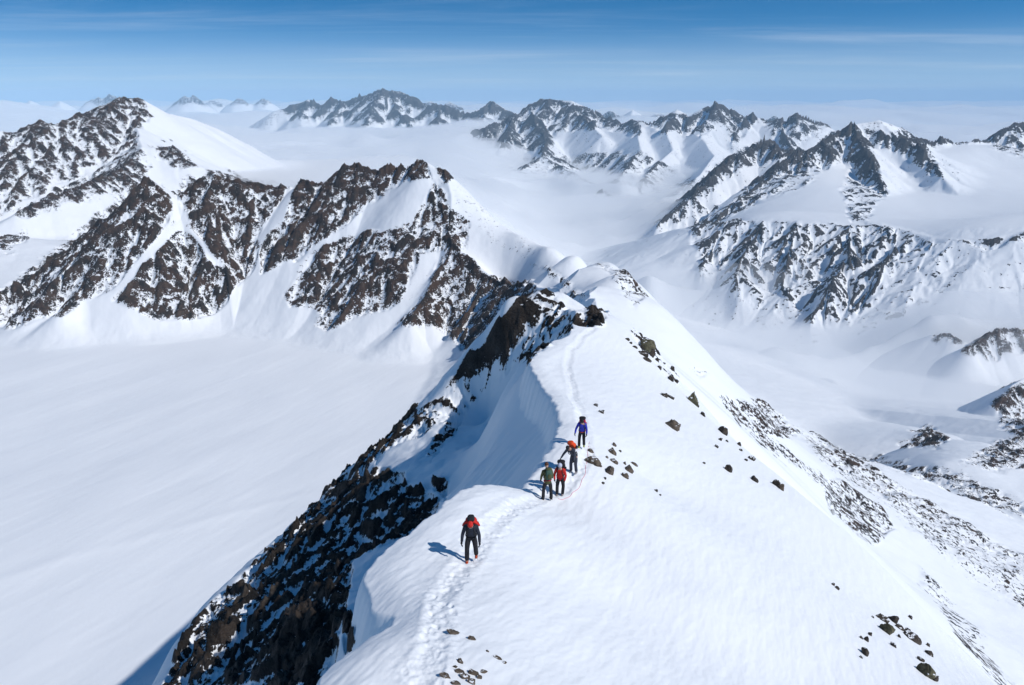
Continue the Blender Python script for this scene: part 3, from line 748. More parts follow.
CLUSTERS = [
 # (where, group, [(px,py,w,h,material, own label or None)])
 ('beside the track right of the upper climbers', 'stones beside the track', [
  (593,460,17,9,0,'largest brown boulder beside the track, right of the grey clad climber'),(590.5,451,7,4,0,None),(601,411,7,6,1,'dark angular stone alone on snow right of the blue clad climber'),
  (596,405,4,4,1,None),(612,451,8,8,0,None),(614,444.5,4,5,0,None),(613,460.5,9,5,0,None),(606.5,457,3,2.5,0,None),(610,471,8,10,0,None),(605,478,3,3,1,None),(603,483,3,2.5,1,None),
  (628.5,469,8,9,0,None),(625.5,475.5,8,6,0,None),(625,463,3,5,0,None),(620,451,2.5,2.5,1,None),(634,464,7,2.5,0,None)]),
 ('in the middle of the open right hand snow slope', 'stones on the open slope', [
  (674,424.5,15,13,0,'large rounded boulder standing alone on the open upper snow slope'),(664,394.5,6,6,1,None),(671,397,10,3.5,1,None),(656,490.5,3.5,3,1,None),(660,495,2.5,2,1,None),(704,463,2.5,2.5,1,None),
  (729,469,6,9,1,None),(755,479.5,9,6,1,None),(752,458.5,7,5,1,None),(746,460,3,3,1,None),(727,441,2.5,2.5,1,None),(720,439,4.5,4,1,None),(717,446.5,4,5,1,None)]),
 ('along the upper right edge of the ridge', 'stones along the right edge of the ridge', [
  (693,399,15,15,2,'large olive brown outcrop on the right edge of the ridge'),(694.5,391,7,5,1,None),(686,384,5,6,1,None),(703,414,5,6,1,None),(723,431,8,9,1,None),(739,444,4,5,1,None),(741,450,3.5,3.5,1,None),(777,484,6,9,1,None),(781,487,6,9,0,None),
  (671,378,5,7,1,None),(676,381,6,3.5,1,None),(673,369,4,6,1,None),(659,367,4.5,4.5,1,None),(664,363,3.5,2.5,1,None)]),
 ('near the rocky bump at the top of the track', 'stones near the top of the track', [
  (646.5,343,14,12,2,'big olive boulder at the top of the scree right of the upper track'),(649,333.5,8,7,1,None),(638,323.5,7,6,1,None),(620.5,311,7,9,2,None),(625,316,3.5,4,1,None),(643,353,10,8,1,None),(652,353,6,9,1,None),(648,360,9,4,1,None),(627,339,5,3,1,None),(631,343,3,2.5,1,None),(635,347,5,2.5,1,None),(657,360,4,4,1,None)]),
 ('low on the bare slope at the bottom right', 'rocks of the bottom right cluster', [
  (886,628,14,14,2,'large olive brown boulder in the middle of the bottom right cluster'),(926,671,16,15,2,'lowest big brown boulder at the bottom right edge'),(883,618,12,9,1,None),(893,619,11,9,1,None),(907,631,8,6,1,None),(913,638,17,9,1,'long dark slab lying right of the big boulder in the bottom right cluster'),
  (899,627,9,5,1,None),(893,644,5,8,1,None),(861,637,4,4,1,None),(866,639,3,6,1,None),(870,634,4,5,1,None),(865,652,6,9,1,None),(861,657,3,3,1,None),(929,653,7,7,1,None),(920,659,8,5,1,None),(934,678,9,8,1,None),(910,617,3.5,4,1,None),(928,645,3,4,1,None),(873,617,3,3,1,None),(899,636,4,4,1,None)]),
 ('on the empty slope above the bottom right cluster', 'pair of small stones', [(833,584,4,4,1,None),(837,588,4,4,1,None)]),
 ('in the slanting rows beside the track at the bottom edge', 'slanting rows of stones at the bottom edge', [
  (454,632,11,3.5,0,'long flat stone nearest the track, topmost of the slanting rows'),(471.5,638.5,7,4,0,None),(487,651,3,2.5,0,None),(498,658,7,2.5,0,None),(504,662,5,2.5,0,None),(460,660.5,6,6,0,None),(455,666,4,5,0,None),(459,671,8,5,0,None),(466,676,9,5,0,None),(472,681,8,5,0,None),(474,673,8,5,0,None),(479,677,6,4,0,None),(483.5,671,6,5,0,None),(446,676,10,5,0,'thick brown stone at the lower left of the slanting rows'),(456,683,7,4,0,None)]),
]
def place_rocks():
    seed = 100
    for where, group, lst in CLUSTERS:
        small = sorted([r for r in lst if r[5] is None]); n = len(small)
        for r in lst:
            px, py, w, h, mi, lab = r; seed += 1
            p, q = hit(px, py+h*.25)
            dist = p.length*math.cos(math.atan2(math.hypot(px-512, py-342.5), F)); s = dist/F
            flat_ = .75 if 'slanting' in where else 1.0; sx = w*s*.54*(1.2 if flat_ < 1 else 1); sz = h*s*.54*1.1*flat_; sy = (sx+sz)*.5
            me = rock_mesh(seed, sx, sy, sz, 4 if w > 9 else 3); me.materials.append(M_rock[mi])
            for pl_ in me.polygons: pl_.use_smooth = False
            o = bpy.data.objects.new('rock', me); col.objects.link(o); o.location = p + Vector((0, .15*sy, sz*.05))
            rng = random.Random(seed); o.rotation_euler = (rng.uniform(-.2,.2), rng.uniform(.35,.6) if w > h*1.4 else rng.uniform(-.2,.3), rng.uniform(-.4,.4))
            if lab is None:
                k = small.index(r); lab = ('%s small stone from left, %s' % (ORD[k] if k < n-1 or n < 3 else 'last', where)) 
            o['label'] = lab; o['category'] = 'rock'; o['group'] = group
place_rocks()

# ------------------------------------------------------------------ people
def skin_mesh(name, V, E, R, sub=2, root=0):
    me = bpy.data.meshes.new(name); me.from_pydata([tuple(v) for v in V], E, []); me.update()
    o = bpy.data.objects.new(name+'_tmp', me); col.objects.link(o)
    m = o.modifiers.new('s', 'SKIN'); m.use_smooth_shade = True
    sv = me.skin_vertices[0].data
    for i, r in enumerate(R):
        sv[i].radius = (r, r) if not isinstance(r, tuple) else r; sv[i].use_root = (i == root)
    ss = o.modifiers.new('u', 'SUBSURF'); ss.levels = sub; ss.render_levels = sub
    dg = bpy.context.evaluated_depsgraph_get(); dg.update()
    out = bpy.data.meshes.new_from_object(o.evaluated_get(dg)); out.name = name
    bpy.data.objects.remove(o); return out
def join_mesh(name, meshes):
    bm = bmesh.new()
    for m in meshes: bm.from_mesh(m)
    me = bpy.data.meshes.new(name); bm.to_mesh(me); bm.free()
    for p in me.polygons: p.use_smooth = True
    return me
def sup(name, size, n=3.5, seg=24, taper=0.0, M=None, fn=None):
    """rounded box"""
    bm = bmesh.new(); bmesh.ops.create_uvsphere(bm, u_segments=seg, v_segments=seg//2+4, radius=1)
    for v in bm.verts:
        p = v.co; k = (abs(p.x)**n+abs(p.y)**n+abs(p.z)**n)**(-1/n); p = p*k
        t = 1-taper*(p.z*.5+.5); q = Vector((p.x*size[0]*t, p.y*size[1]*t, p.z*size[2]))
        if fn: q = fn(q)
        v.co = q
    if M is not None: bmesh.ops.transform(bm, matrix=M, verts=bm.verts)
    me = bpy.data.meshes.new(name); bm.to_mesh(me); bm.free()
    for p in me.polygons: p.use_smooth = True
    return me
def child(name, me, mat, parent, label=None):
    if not me.materials: me.materials.append(mat)
    else: me.materials[0] = mat
    o = bpy.data.objects.new(name, me); col.objects.link(o); o.parent = parent
    if label: o['label'] = label
    return o
def tube(name, pts, r, sub=1):
    return skin_mesh(name, pts, [(i, i+1) for i in range(len(pts)-1)], [r]*len(pts), sub)
M_skin = simple_mat('skin', (.50,.31,.23), .55, .12, 20); M_eye = simple_mat('eye_dark', (.02,.02,.02), .2, .1)
M_lens = simple_mat('goggle_lens', (.012,.012,.016), .12, .1, 10, .6)
def cloth(n, c, **k): return simple_mat(n, c, k.get('rough', .75), .22, 9, .25, .25, 22)
def vec(*a): return Vector(a).normalized()
def person(px, py, face, label, pose, colors, scale=1.0, group='climbers walking in line along the ridge track'):
    g, _ = hit(px, py)
    root = bpy.data.objects.new('person', None); col.objects.link(root); root.empty_display_size = .3
    root['label'] = label; root['category'] = 'person'; root['group'] = group
    root.rotation_euler = (0, 0, face); root.scale = (scale,)*3
    # local frame: +y is where the person looks, +x the person's right hand
    lean, side, yawt = pose.get('lean', 0), pose.get('side', 0), pose.get('twist', 0)
    up = Vector((math.sin(side), math.sin(lean), math.cos(lean)*math.cos(side))).normalized()
    right = Vector((math.cos(yawt), math.sin(yawt), -math.sin(side))); right = (right-up*right.dot(up)).normalized()
    fwd = up.cross(right).normalized()
    J = {}
    legs = pose['legs']      # for R then L: (thigh dir, shin dir)
    lows = []
    for sgn, (td, sd_) in zip((1, -1), legs):
        hip = Vector((.095*sgn, 0, 0)); kn = hip+Vector(td).normalized()*.44; an = kn+Vector(sd_).normalized()*.43
        J[('hip', sgn)], J[('knee', sgn)], J[('ank', sgn)] = hip, kn, an; lows.append(an.z)
    pel = Vector((0, 0, .085-min(lows)))
    for k in list(J): J[k] = J[k]+pel
    spine1 = pel+up*.13; chest = pel+up*.33; nb = pel+up*.50
    hp = pose.get('head', lean); hs = pose.get('headside', side)
    hu = Vector((math.sin(hs), math.sin(hp), math.cos(hp))).normalized(); hr = (right-hu*right.dot(hu)).normalized(); hf = hu.cross(hr).normalized()
    neck = nb+hu*.075; head = neck+hu*.13
    for sgn, (ud, fd) in zip((1, -1), pose['arms']):
        sh = nb-up*.045+right*.185*sgn; el = sh+Vector(ud).normalized()*.29; wr = el+Vector(fd).normalized()*.25
        J[('sh', sgn)], J[('el', sgn)], J[('wr', sgn)] = sh, el, wr
    # ---- one continuous body
    V = [pel, spine1, chest, nb, neck, head-hu*.03+hf*.01, head+hu*.05, head+hu*.10]
    R = [(.115,.085), (.12,.085), (.14,.095), (.085,.075), (.052,.055), (.072,.085), (.078,.09), (.055,.065)]
    E = [(i, i+1) for i in range(7)]
    def add(p, r, c): V.append(p); R.append(r); E.append((c, len(V)-1)); return len(V)-1
    for sgn in (1, -1):
        i = add(J[('sh', sgn)], .062, 3); i = add((J[('sh', sgn)]+J[('el', sgn)])/2, .05, i); i = add(J[('el', sgn)], .042, i); i = add((J[('el', sgn)]*.4+J[('wr', sgn)]*.6), .038, i); add(J[('wr', sgn)], .028, i)
        i = add(J[('hip', sgn)]-Vector((0,0,.03)), .092, 0); i = add((J[('hip', sgn)]+J[('knee', sgn)])/2, .08, i); i = add(J[('knee', sgn)], .058, i); i = add(J[('knee', sgn)]*.62+J[('ank', sgn)]*.38, .06, i); i = add(J[('ank', sgn)], .042, i)
        add(J[('ank', sgn)]+Vector((0, .12, -.03)), .035, i)
    body = skin_mesh('body', V, E, R, 2)
    # face relief: nose, brow, chin, ears on the head of the same mesh
    Mh = Matrix((hr, hf, hu)).transposed().to_4x4(); Mh.translation = head
    feat = [sup('n', (.014,.016,.026), 2.2, 12, .4, Mh @ Matrix.Translation((0,.092,.0))), sup('c', (.032,.022,.02), 2.2, 12, 0, Mh @ Matrix.Translation((0,.062,-.075))),
            sup('b', (.05,.015,.012), 2.2, 12, 0, Mh @ Matrix.Translation((0,.078,.035))), sup('l', (.024,.008,.007), 2.2, 12, 0, Mh @ Matrix.Translation((0,.086,-.042)))]
    for sgn in (1, -1): feat.append(sup('e', (.009,.018,.03), 2.2, 12, 0, Mh @ Matrix.Translation((.078*sgn,-.005,-.005))))
    body = join_mesh('body', [body]+feat); child('body', body, M_skin, root)
    for sgn in (1, -1): child('eye', sup('eye', (.013,.008,.009), 2, 12, 0, Mh @ Matrix.Translation((.03*sgn,.083,.012))), M_eye, root)
    # ---- jacket
    V = [pel-up*.17, spine1, chest, nb+up*.0, nb+hu*.055]; R = [(.185,.15), (.17,.135), (.19,.14), (.115,.10), (.07,.07)]; E = [(i, i+1) for i in range(4)]
    for sgn in (1, -1):
        i = add(J[('sh', sgn)], .083, 3); i = add(J[('sh', sgn)]*.5+J[('el', sgn)]*.5, .068, i); i = add(J[('el', sgn)], .060, i); i = add(J[('el', sgn)]*.5+J[('wr', sgn)]*.5, .054, i); add(J[('wr', sgn)], .045, i)
    jk = child('jacket', skin_mesh('jacket', V, E, R, 2, 1), colors['jacket'], root)
    # waist belt of the harness
    bpts = [pel+up*.03+right*(.182*math.cos(a))+fwd*(.148*math.sin(a)) for a in np.linspace(0, 2*math.pi, 15)[:-1]]
    child('harness_belt', skin_mesh('belt', bpts, [(i, (i+1) % 14) for i in range(14)], [.016]*14, 1), colors.get('harness', M_black), root)
    # ---- trousers
    V = [pel+up*.14, pel-Vector((0,0,.06))]; R = [(.155,.125), (.165,.138)]; E = [(0, 1)]
    for sgn in (1, -1):
        i = add(J[('hip', sgn)]-Vector((0,0,.09)), .105, 1); i = add(J[('hip', sgn)]*.45+J[('knee', sgn)]*.55, .098, i); i = add(J[('knee', sgn)], .082, i); i = add(J[('knee', sgn)]*.5+J[('ank', sgn)]*.5, .082, i); add(J[('ank', sgn)]+Vector((0,0,-.025)), .082, i)
    child('trousers', skin_mesh('trousers', V, E, R, 2, 1), colors['trousers'], root)
    # ---- boots with crampons
    for sgn in (1, -1):
        an = J[('ank', sgn)]
        def fn(q): q.z += .02*max(0, q.y)**2*8; return q
        bt = sup('boot', (.052,.15,.05), 3, 20, .25, Matrix.Translation(an+Vector((0,.055,-.04))), fn)
        sh_ = sup('shaft', (.06,.07,.085), 3, 16, .0, Matrix.Translation(an+Vector((0,-.01,.03))))
        b = child('boot', join_mesh('boot', [bt, sh_]), colors['boot'], root)
        cr = bpy.data.meshes.new('crampon'); bm = bmesh.new()
        for cx in (-.04, .04):
            for cyy in (-.08, -.02, .05, .12, .19):
                bmesh.ops.create_cone(bm, cap_ends=True, segments=5, radius1=.002, radius2=.008, depth=.035, matrix=Matrix.Translation(an+Vector((cx, cyy, -.10))))
            bmesh.ops.create_cube(bm, size=1, matrix=Matrix.Translation(an+Vector((cx, .055, -.084))) @ Matrix.Diagonal((.012,.29,.008,1)))
        bm.to_mesh(cr); bm.free(); child('crampon', cr, M_steel, b)
    # ---- gloves: palm and five fingers
    for sgn in (1, -1):
        wr = J[('wr', sgn)]; fa = (wr-J[('el', sgn)]).normalized()
        inward = (-right*sgn); inward = (inward-fa*inward.dot(fa)).normalized(); acr = fa.cross(inward).normalized()*(1 if sgn > 0 else -1)
        if acr.dot(fwd) < 0: acr = -acr      # towards the thumb side
        ms = [skin_mesh('p', [wr-fa*.03, wr+fa*.02, wr+fa*.075], [(0, 1), (1, 2)], [(.036,.036), (.04,.028), (.042,.024)], 2)]
        for f_i, (o_, ln) in enumerate(((.03,.070), (.010,.080), (-.010,.074), (-.030,.058))):
            b0 = wr+fa*.06+acr*o_; k1 = b0+fa*ln*.5+inward*.008; k2 = k1+fa*ln*.33+inward*.024; k3 = k2+fa*ln*.10+inward*.024
            ms.append(skin_mesh('f', [b0, k1, k2, k3], [(0,1),(1,2),(2,3)], [.0125,.0115,.011,.009], 1))
        t0 = wr+fa*.02+acr*.025; t1 = t0+fa*.03+acr*.028+inward*.012; t2 = t1+fa*.03+acr*.006+inward*.014
        ms.append(skin_mesh('t', [t0, t1, t2], [(0,1),(1,2)], [.015,.013,.011], 1))
        child('glove', join_mesh('glove', ms), colors['glove'], root)
    # ---- headgear
    hc = sup('hat', (.098,.112,.085), 2.3, 24, .15, Mh @ Matrix.Translation((0,-.006,.065)))
    hat = child(colors.get('hatname', 'hat'), hc, colors['hat'], root)
    if colors.get('brim'):
        child('brim', sup('brim', (.108,.122,.014), 2.5, 24, 0, Mh @ Matrix.Translation((0,-.004,.022))), colors['brim'], hat)
    # sunglasses
    gl = join_mesh('sunglasses', [sup('g', (.03,.010,.019), 2.6, 14, 0, Mh @ Matrix.Translation((.033*q,.094,.012))) for q in (1,-1)] + [sup('a', (.006,.05,.005), 3, 10, 0, Mh @ Matrix.Translation((.083*q,.045,.014))) for q in (1,-1)] + [sup('br', (.012,.005,.004), 3, 10, 0, Mh @ Matrix.Translation((0,.1,.016)))])
    child('sunglasses', gl, M_lens, root)
    # feet on the ground
    root.location = g; low = min((J[('ank', 1)], J[('ank', -1)]), key=lambda a: a.z)
    cz, sz_ = math.cos(face), math.sin(face)
    off = Vector((low.x*cz-low.y*sz_, low.x*sz_+low.y*cz, 0))*scale
    root.location = (g.x-off.x, g.y-off.y, ground(g.x, g.y)-.02)
    # ---- the rucksack, worn on the back
    if 'pack' in colors:
        pk = colors['pack']; bp = bpy.data.objects.new('backpack', None); col.objects.link(bp)
        bp['label'] = pk['label']; bp['category'] = 'backpack'; bp['group'] = 'backpacks carried by the climbers'
        Mb = Matrix((right, fwd, up)).transposed().to_4x4(); w_, d_, h_ = pk.get('size', (.165,.12,.27)); Mb.translation = chest+up*pk.get('rise', .02)-fwd*(.135+d_)
        bp.matrix_world = Matrix.LocRotScale(root.location, root.rotation_euler.to_quaternion(), root.scale)
        def bulge(q): q.y -= .03*math.cos(q.z*5); return q
        child('pack_body', sup('pack_body', (w_,d_,h_), 3.2, 28, .08, Mb, bulge), pk['mat'], bp)
        child('lid', sup('lid', (w_*pk.get('lidk', .97),d_*1.05,.062), 2.8, 24, 0, Mb @ Matrix.Translation((0,-.005,h_+.025))), pk.get('lid', pk['mat']), bp)
        child('front_pocket', sup('front_pocket', (w_*.62,.045,h_*.45), 3, 18, 0, Mb @ Matrix.Translation((0,-d_-.03,-.07))), pk.get('trim', pk['mat']), bp)
        for q in (1, -1):
            child('side_pocket', sup('side_pocket', (.035,d_*.6,h_*.4), 3, 16, 0, Mb @ Matrix.Translation((q*(w_+.015),0,-.10))), pk.get('trim', pk['mat']), bp)
            s_pts = [nb-up*.0-fwd*.10+right*.09*q, nb+up*.055+right*.10*q-fwd*.01, nb-up*.06+right*.115*q+fwd*.125, chest+right*.13*q+fwd*.135-up*.06, spine1+right*.165*q+fwd*.06, spine1+right*.15*q-fwd*.12]
            child('shoulder_strap', tube('shoulder_strap', s_pts, .02, 2), M_black, bp)
        def droop(q): q.z -= q.x*q.x*2.2; q.y += q.x*q.x*.6; return q
        if pk.get('roll'):
            child('bedroll', sup('bedroll', (pk['roll'],.085,.075), 2.6, 24, 0, Mb @ Matrix.Translation((0,.05,h_-.04)), droop), pk['rollmat'], bp)
    return root, J
M_black = cloth('black_fabric', (.018,.018,.022)); M_navy = cloth('dark_navy_fabric', (.022,.026,.04)); M_red = cloth('red_fabric', (.55,.025,.02)); M_olive = cloth('olive_fabric', (.07,.075,.03))
M_green = cloth('green_grey_fabric', (.05,.10,.075)); M_blue = cloth('blue_fabric', (.035,.045,.42)); M_grey = cloth('grey_fabric', (.045,.05,.07)); M_orange = cloth('orange_red_fabric', (.75,.08,.02)); M_crim = cloth('crimson_fabric', (.45,.02,.06))
M_pale = cloth('pale_blue_shell', (.45,.48,.58), rough=.4); M_brown = cloth('brown_wool', (.10,.045,.025)); M_steel = simple_mat('steel', (.35,.35,.36), .35, .2, 30, .5); M_bootr = simple_mat('red_boot', (.42,.06,.02), .5, .2, 20); M_booty = simple_mat('yellow_green_boot', (.30,.34,.05), .5, .2, 20); M_bootg = simple_mat('grey_boot', (.22,.21,.22), .5, .2, 20)
PI = math.pi
person(467, 562, PI+.0, 'climber in dark clothes and red hat walking alone at the front',
  dict(lean=.45, head=.85, legs=[((.10,.30,-1),(.02,-.02,-1)), ((-.10,.10,-1),(-.02,-.62,-1))], arms=[((.30,-.02,-1),(.12,.28,-1)), ((-.30,.10,-1),(-.06,.40,-1))]),
  dict(jacket=M_navy, trousers=M_black, boot=M_bootr, glove=M_black, hat=M_red, pack=dict(label='red backpack with black lid carried by the foremost climber', mat=M_red, lid=M_black, trim=M_black, size=(.20,.13,.20), rise=-.01, roll=.29, rollmat=M_red, lidk=.6)))
person(543, 499.5, .25, 'climber in olive jacket standing with back turned, left of the red jacket',
  dict(lean=.18, head=.45, legs=[((.17,.06,-1),(.02,-.12,-1)), ((-.20,.02,-1),(-.06,-.02,-1))], arms=[((.30,.15,-1),(-.1,.75,-.8)), ((-.28,.1,-1),(.05,.6,-1))]),
  dict(jacket=M_olive, trousers=M_black, boot=M_black, glove=M_black, hat=M_brown, harness=M_crim, pack=dict(label='green grey backpack on the olive clad climber', mat=M_green, lid=M_olive, trim=M_olive, size=(.15,.10,.24))))
person(557, 495, PI-.25, 'climber in bright red jacket and pale helmet facing the camera',
  dict(lean=.22, head=.40, legs=[((.10,.10,-1),(.02,-.10,-1)), ((-.10,-.05,-1),(.10,-.12,-1))], arms=[((.30,.0,-1),(-.2,.7,-.7)), ((-.32,.05,-1),(.15,.6,-.8))]),
  dict(jacket=M_red, trousers=M_black, boot=M_bootg, glove=M_black, hat=M_pale, hatname='helmet', brim=M_pale, harness=M_crim, pack=dict(label='black backpack on the red clad climber', mat=M_black, size=(.19,.13,.26), rise=.10)))
person(571, 471.5, PI-.5, 'climber in grey jacket bending forward with one arm reaching aside',
  dict(lean=.62, side=.18, head=.95, legs=[((.10,.18,-1),(.02,-.15,-1)), ((-.10,.30,-1),(-.02,-.22,-1))], arms=[((.65,.35,-1),(.55,.3,-1.1)), ((-.25,.25,-1),(.05,.3,-1))]),
  dict(jacket=M_grey, trousers=M_grey, boot=M_bootg, glove=M_black, hat=M_black, pack=dict(label='orange red backpack on the bending grey clad climber', mat=M_orange, lid=M_orange, trim=M_black, size=(.17,.12,.24), rise=.06)))
person(579, 447, PI-.15, 'climber in blue jacket, hindmost and highest on the track',
  dict(lean=.30, head=.65, legs=[((.08,.05,-1),(.02,-.10,-1)), ((-.04,.38,-1),(-.02,-.55,-1))], arms=[((.45,.10,-1),(.20,.25,-1)), ((-.22,.0,-1),(-.02,.25,-1))]),
  dict(jacket=M_blue, trousers=M_black, boot=M_booty, glove=M_black, hat=M_black, harness=M_bootr, pack=dict(label='crimson backpack on the blue clad climber', mat=M_crim, lid=M_black, trim=M_crim, size=(.18,.12,.25), rise=.05)))
# the climbing rope on the snow
rp = []
for a, b in [(558,499),(563,500),(570,496),(577,490),(582,482),(585,473),(587,462),(588,452),(589,440)]:
    p, _ = hit(a, b); p.z = ground(p.x, p.y)+.012; rp.append(p)
den = []
for a, b in zip(rp[:-1], rp[1:]):
    for k in range(6):
        p = a.lerp(b, k/6); p.x += .03*math.sin(len(den)*.7); p.z = ground(p.x, p.y)+.008; den.append(p)
rope = tube('rope', den, .009, 1); rope.materials.append(simple_mat('pink_rope', (.65,.12,.20), .7, .2, 40))
ro = bpy.data.objects.new('rope', rope); col.objects.link(ro); ro['label'] = 'thin pink climbing rope lying in a curve on the snow beside the track'; ro['category'] = 'rope'

# ------------------------------------------------------------------ clouds and mist
def polar_solid(name, top, bottom, r, th, mat, kind='stuff', label=''):
    TH, R = np.meshgrid(th, r); X = (R*np.sin(TH)); Y = (R*np.cos(TH))
    Z = top(X, Y, R)
    nr, nc = X.shape
    co = np.concatenate([np.stack([X, Y, Z], -1).reshape(-1, 3), np.stack([X, Y, np.full_like(Z, bottom)], -1).reshape(-1, 3)]).astype(f4)
    i = np.arange(nr*nc).reshape(nr, nc); n = nr*nc
    a, b, c, d = i[:-1, :-1].ravel(), i[:-1, 1:].ravel(), i[1:, 1:].ravel(), i[1:, :-1].ravel()
    q = [np.stack([a, b, c, d], -1), np.stack([d, c, b, a], -1)+n]
    def wall(e, flip):
        p0, p1 = e[:-1], e[1:]; w = np.stack([p0, p0+n, p1+n, p1], -1); return w[:, ::-1] if flip else w
    q += [wall(i[0], False), wall(i[-1], True), wall(i[:, 0], True), wall(i[:, -1], False)]
    q = np.concatenate(q).astype(np.int32)
    me = bpy.data.meshes.new(name); me.vertices.add(len(co)); me.vertices.foreach_set('co', co.ravel())
    me.loops.add(q.size); me.loops.foreach_set('vertex_index', q.ravel())
    me.polygons.add(len(q)); me.polygons.foreach_set('loop_start', np.arange(0, q.size, 4, dtype=np.int32))
    me.update(calc_edges=True); me.polygons.foreach_set('use_smooth', np.ones(len(q), bool)); me.materials.append(mat)
    bm = bmesh.new(); bm.from_mesh(me); bmesh.ops.recalc_face_normals(bm, faces=bm.faces); bm.to_mesh(me); bm.free()
    o = bpy.data.objects.new(name, me); col.objects.link(o); o['kind'] = kind; o['label'] = label
    return o
def mat_volume(name, dens, color, aniso=0.0):
    m = bpy.data.materials.new(name); m.use_nodes = True; nt = m.node_tree
    for n in list(nt.nodes): nt.nodes.remove(n)
    out = nt.nodes.new('ShaderNodeOutputMaterial'); v = nt.nodes.new('ShaderNodeVolumePrincipled')
    v.inputs['Density'].default_value = dens; v.inputs['Color'].default_value = (*color, 1); v.inputs['Anisotropy'].default_value = aniso
    nt.links.new(v.outputs['Volume'], out.inputs['Volume']); return m
def mat_cloud():
    m = bpy.data.materials.new('cloud_white'); m.use_nodes = True; b = m.node_tree.nodes['Principled BSDF']
    b.inputs['Base Color'].default_value = (.80,.82,.85,1); b.inputs['Roughness'].default_value = 1; b.inputs['Specular IOR Level'].default_value = 0
    return m
FOGZ = -745
def sea_top(off, amp):
    def f(X, Y, R):
        w = np.clip(R/6000, .6, 6)
        k = sstep(5000, 20000, R)
        n = 1.3*fbm(X*.00025+Y*.00003, Y*.00012, 4, 201) + .5*fbm(X/900, Y/700, 3, 205)*(1-k) + .9*k*fbm(X/4500, Y/6000, 4, 206)
        bl = 1.5*(ridged(X/1500, Y/1100, 4, 210)-.8)*(1-k) + k*1.2*(ridged(X/7000, Y/9000, 4, 211)-.8)
        ap = 512+F*X/np.maximum(Y*CP+.1*R*SP, 1e-3)
        low = sstep(430, 560, ap)*sstep(10500, 7800, R)
        lift = 235*sstep(150, 220, ap)*sstep(520, 400, ap)*sstep(5500, 3000, R)*sstep(1450, 1900, R)
        return -430 + lift - 212*low + off + amp*(n*.9+.5*bl)*(1+.6*k)*(1-.6*lift/235)
    return f
thc = np.radians(np.linspace(-70, 70, 420))
deck = polar_solid('cloud_sea', sea_top(-100, 130), -1480, np.geomspace(1200, 70000, 520), thc, mat_cloud(), 'stuff', 'white sea of clouds filling the valleys between the mountains')
mist = polar_solid('valley_mist', sea_top(0, 110), -1470, np.geomspace(1150, 71000, 520), thc, mat_volume('mist_air', 1/210, (.988,.993,1.0), -.2), 'stuff', 'thin grey mist hanging over the sea of clouds and valley slopes')

def box_mesh(name, lo, hi, mat):
    bm = bmesh.new(); bmesh.ops.create_cube(bm, size=1)
    for v in bm.verts: v.co = Vector([lo[k]+(v.co[k]+.5)*(hi[k]-lo[k]) for k in range(3)])
    me = bpy.data.meshes.new(name); bm.to_mesh(me); bm.free(); me.materials.append(mat)
    o = bpy.data.objects.new(name, me); col.objects.link(o); return o
hz = box_mesh('haze', (-90000,-4000,-1600), (90000,80000,450), mat_volume('haze_air', 3.0e-5, (.55,.79,1.0), -.35))
hz['kind'] = 'stuff'; hz['label'] = 'thin blue haze in the mountain air'

# ------------------------------------------------------------------ light, sky, camera
SUN_AZ = Vector((1.0, -.5, 0)).normalized(); SUN_EL = math.radians(42)
sd = Vector((SUN_AZ.x*math.cos(SUN_EL), SUN_AZ.y*math.cos(SUN_EL), math.sin(SUN_EL)))
sun = bpy.data.lights.new('sun', 'SUN'); sun.energy = 3.4; sun.angle = math.radians(.53); sun.color = (1, .975, .94)
so = bpy.data.objects.new('sun', sun); col.objects.link(so); so.rotation_euler = sd.to_track_quat('Z', 'Y').to_euler()
wd = bpy.data.worlds.new('World'); scene.world = wd; wd.use_nodes = True; nt = wd.node_tree
for n in list(nt.nodes): nt.nodes.remove(n)
out = nt.nodes.new('ShaderNodeOutputWorld'); bg = nt.nodes.new('ShaderNodeBackground'); sky = nt.nodes.new('ShaderNodeTexSky')
sky.sky_type = 'NISHITA'; sky.sun_disc = False; sky.sun_elevation = SUN_EL; sky.sun_rotation = math.atan2(SUN_AZ.x, SUN_AZ.y)
sky.altitude = 3000; sky.air_density = 1.0; sky.dust_density = .1; sky.ozone_density = 1.0
tc = nt.nodes.new('ShaderNodeTexCoord'); sep = nt.nodes.new('ShaderNodeSeparateXYZ'); cmb = nt.nodes.new('ShaderNodeCombineXYZ')
mx = nt.nodes.new('ShaderNodeMath'); mx.operation = 'SMOOTH_MAX'; mx.inputs[1].default_value = .0; mx.inputs[2].default_value = .04
nt.links.new(tc.outputs['Generated'], sep.inputs[0]); nt.links.new(sep.outputs['X'], cmb.inputs['X']); nt.links.new(sep.outputs['Y'], cmb.inputs['Y'])
nt.links.new(sep.outputs['Z'], mx.inputs[0]); lf = nt.nodes.new('ShaderNodeMath'); lf.operation = 'MULTIPLY_ADD'; lf.inputs[1].default_value = 2.4; lf.inputs[2].default_value = .07; nt.links.new(mx.outputs[0], lf.inputs[0]); nt.links.new(lf.outputs[0], cmb.inputs['Z']); nt.links.new(cmb.outputs[0], sky.inputs['Vector'])
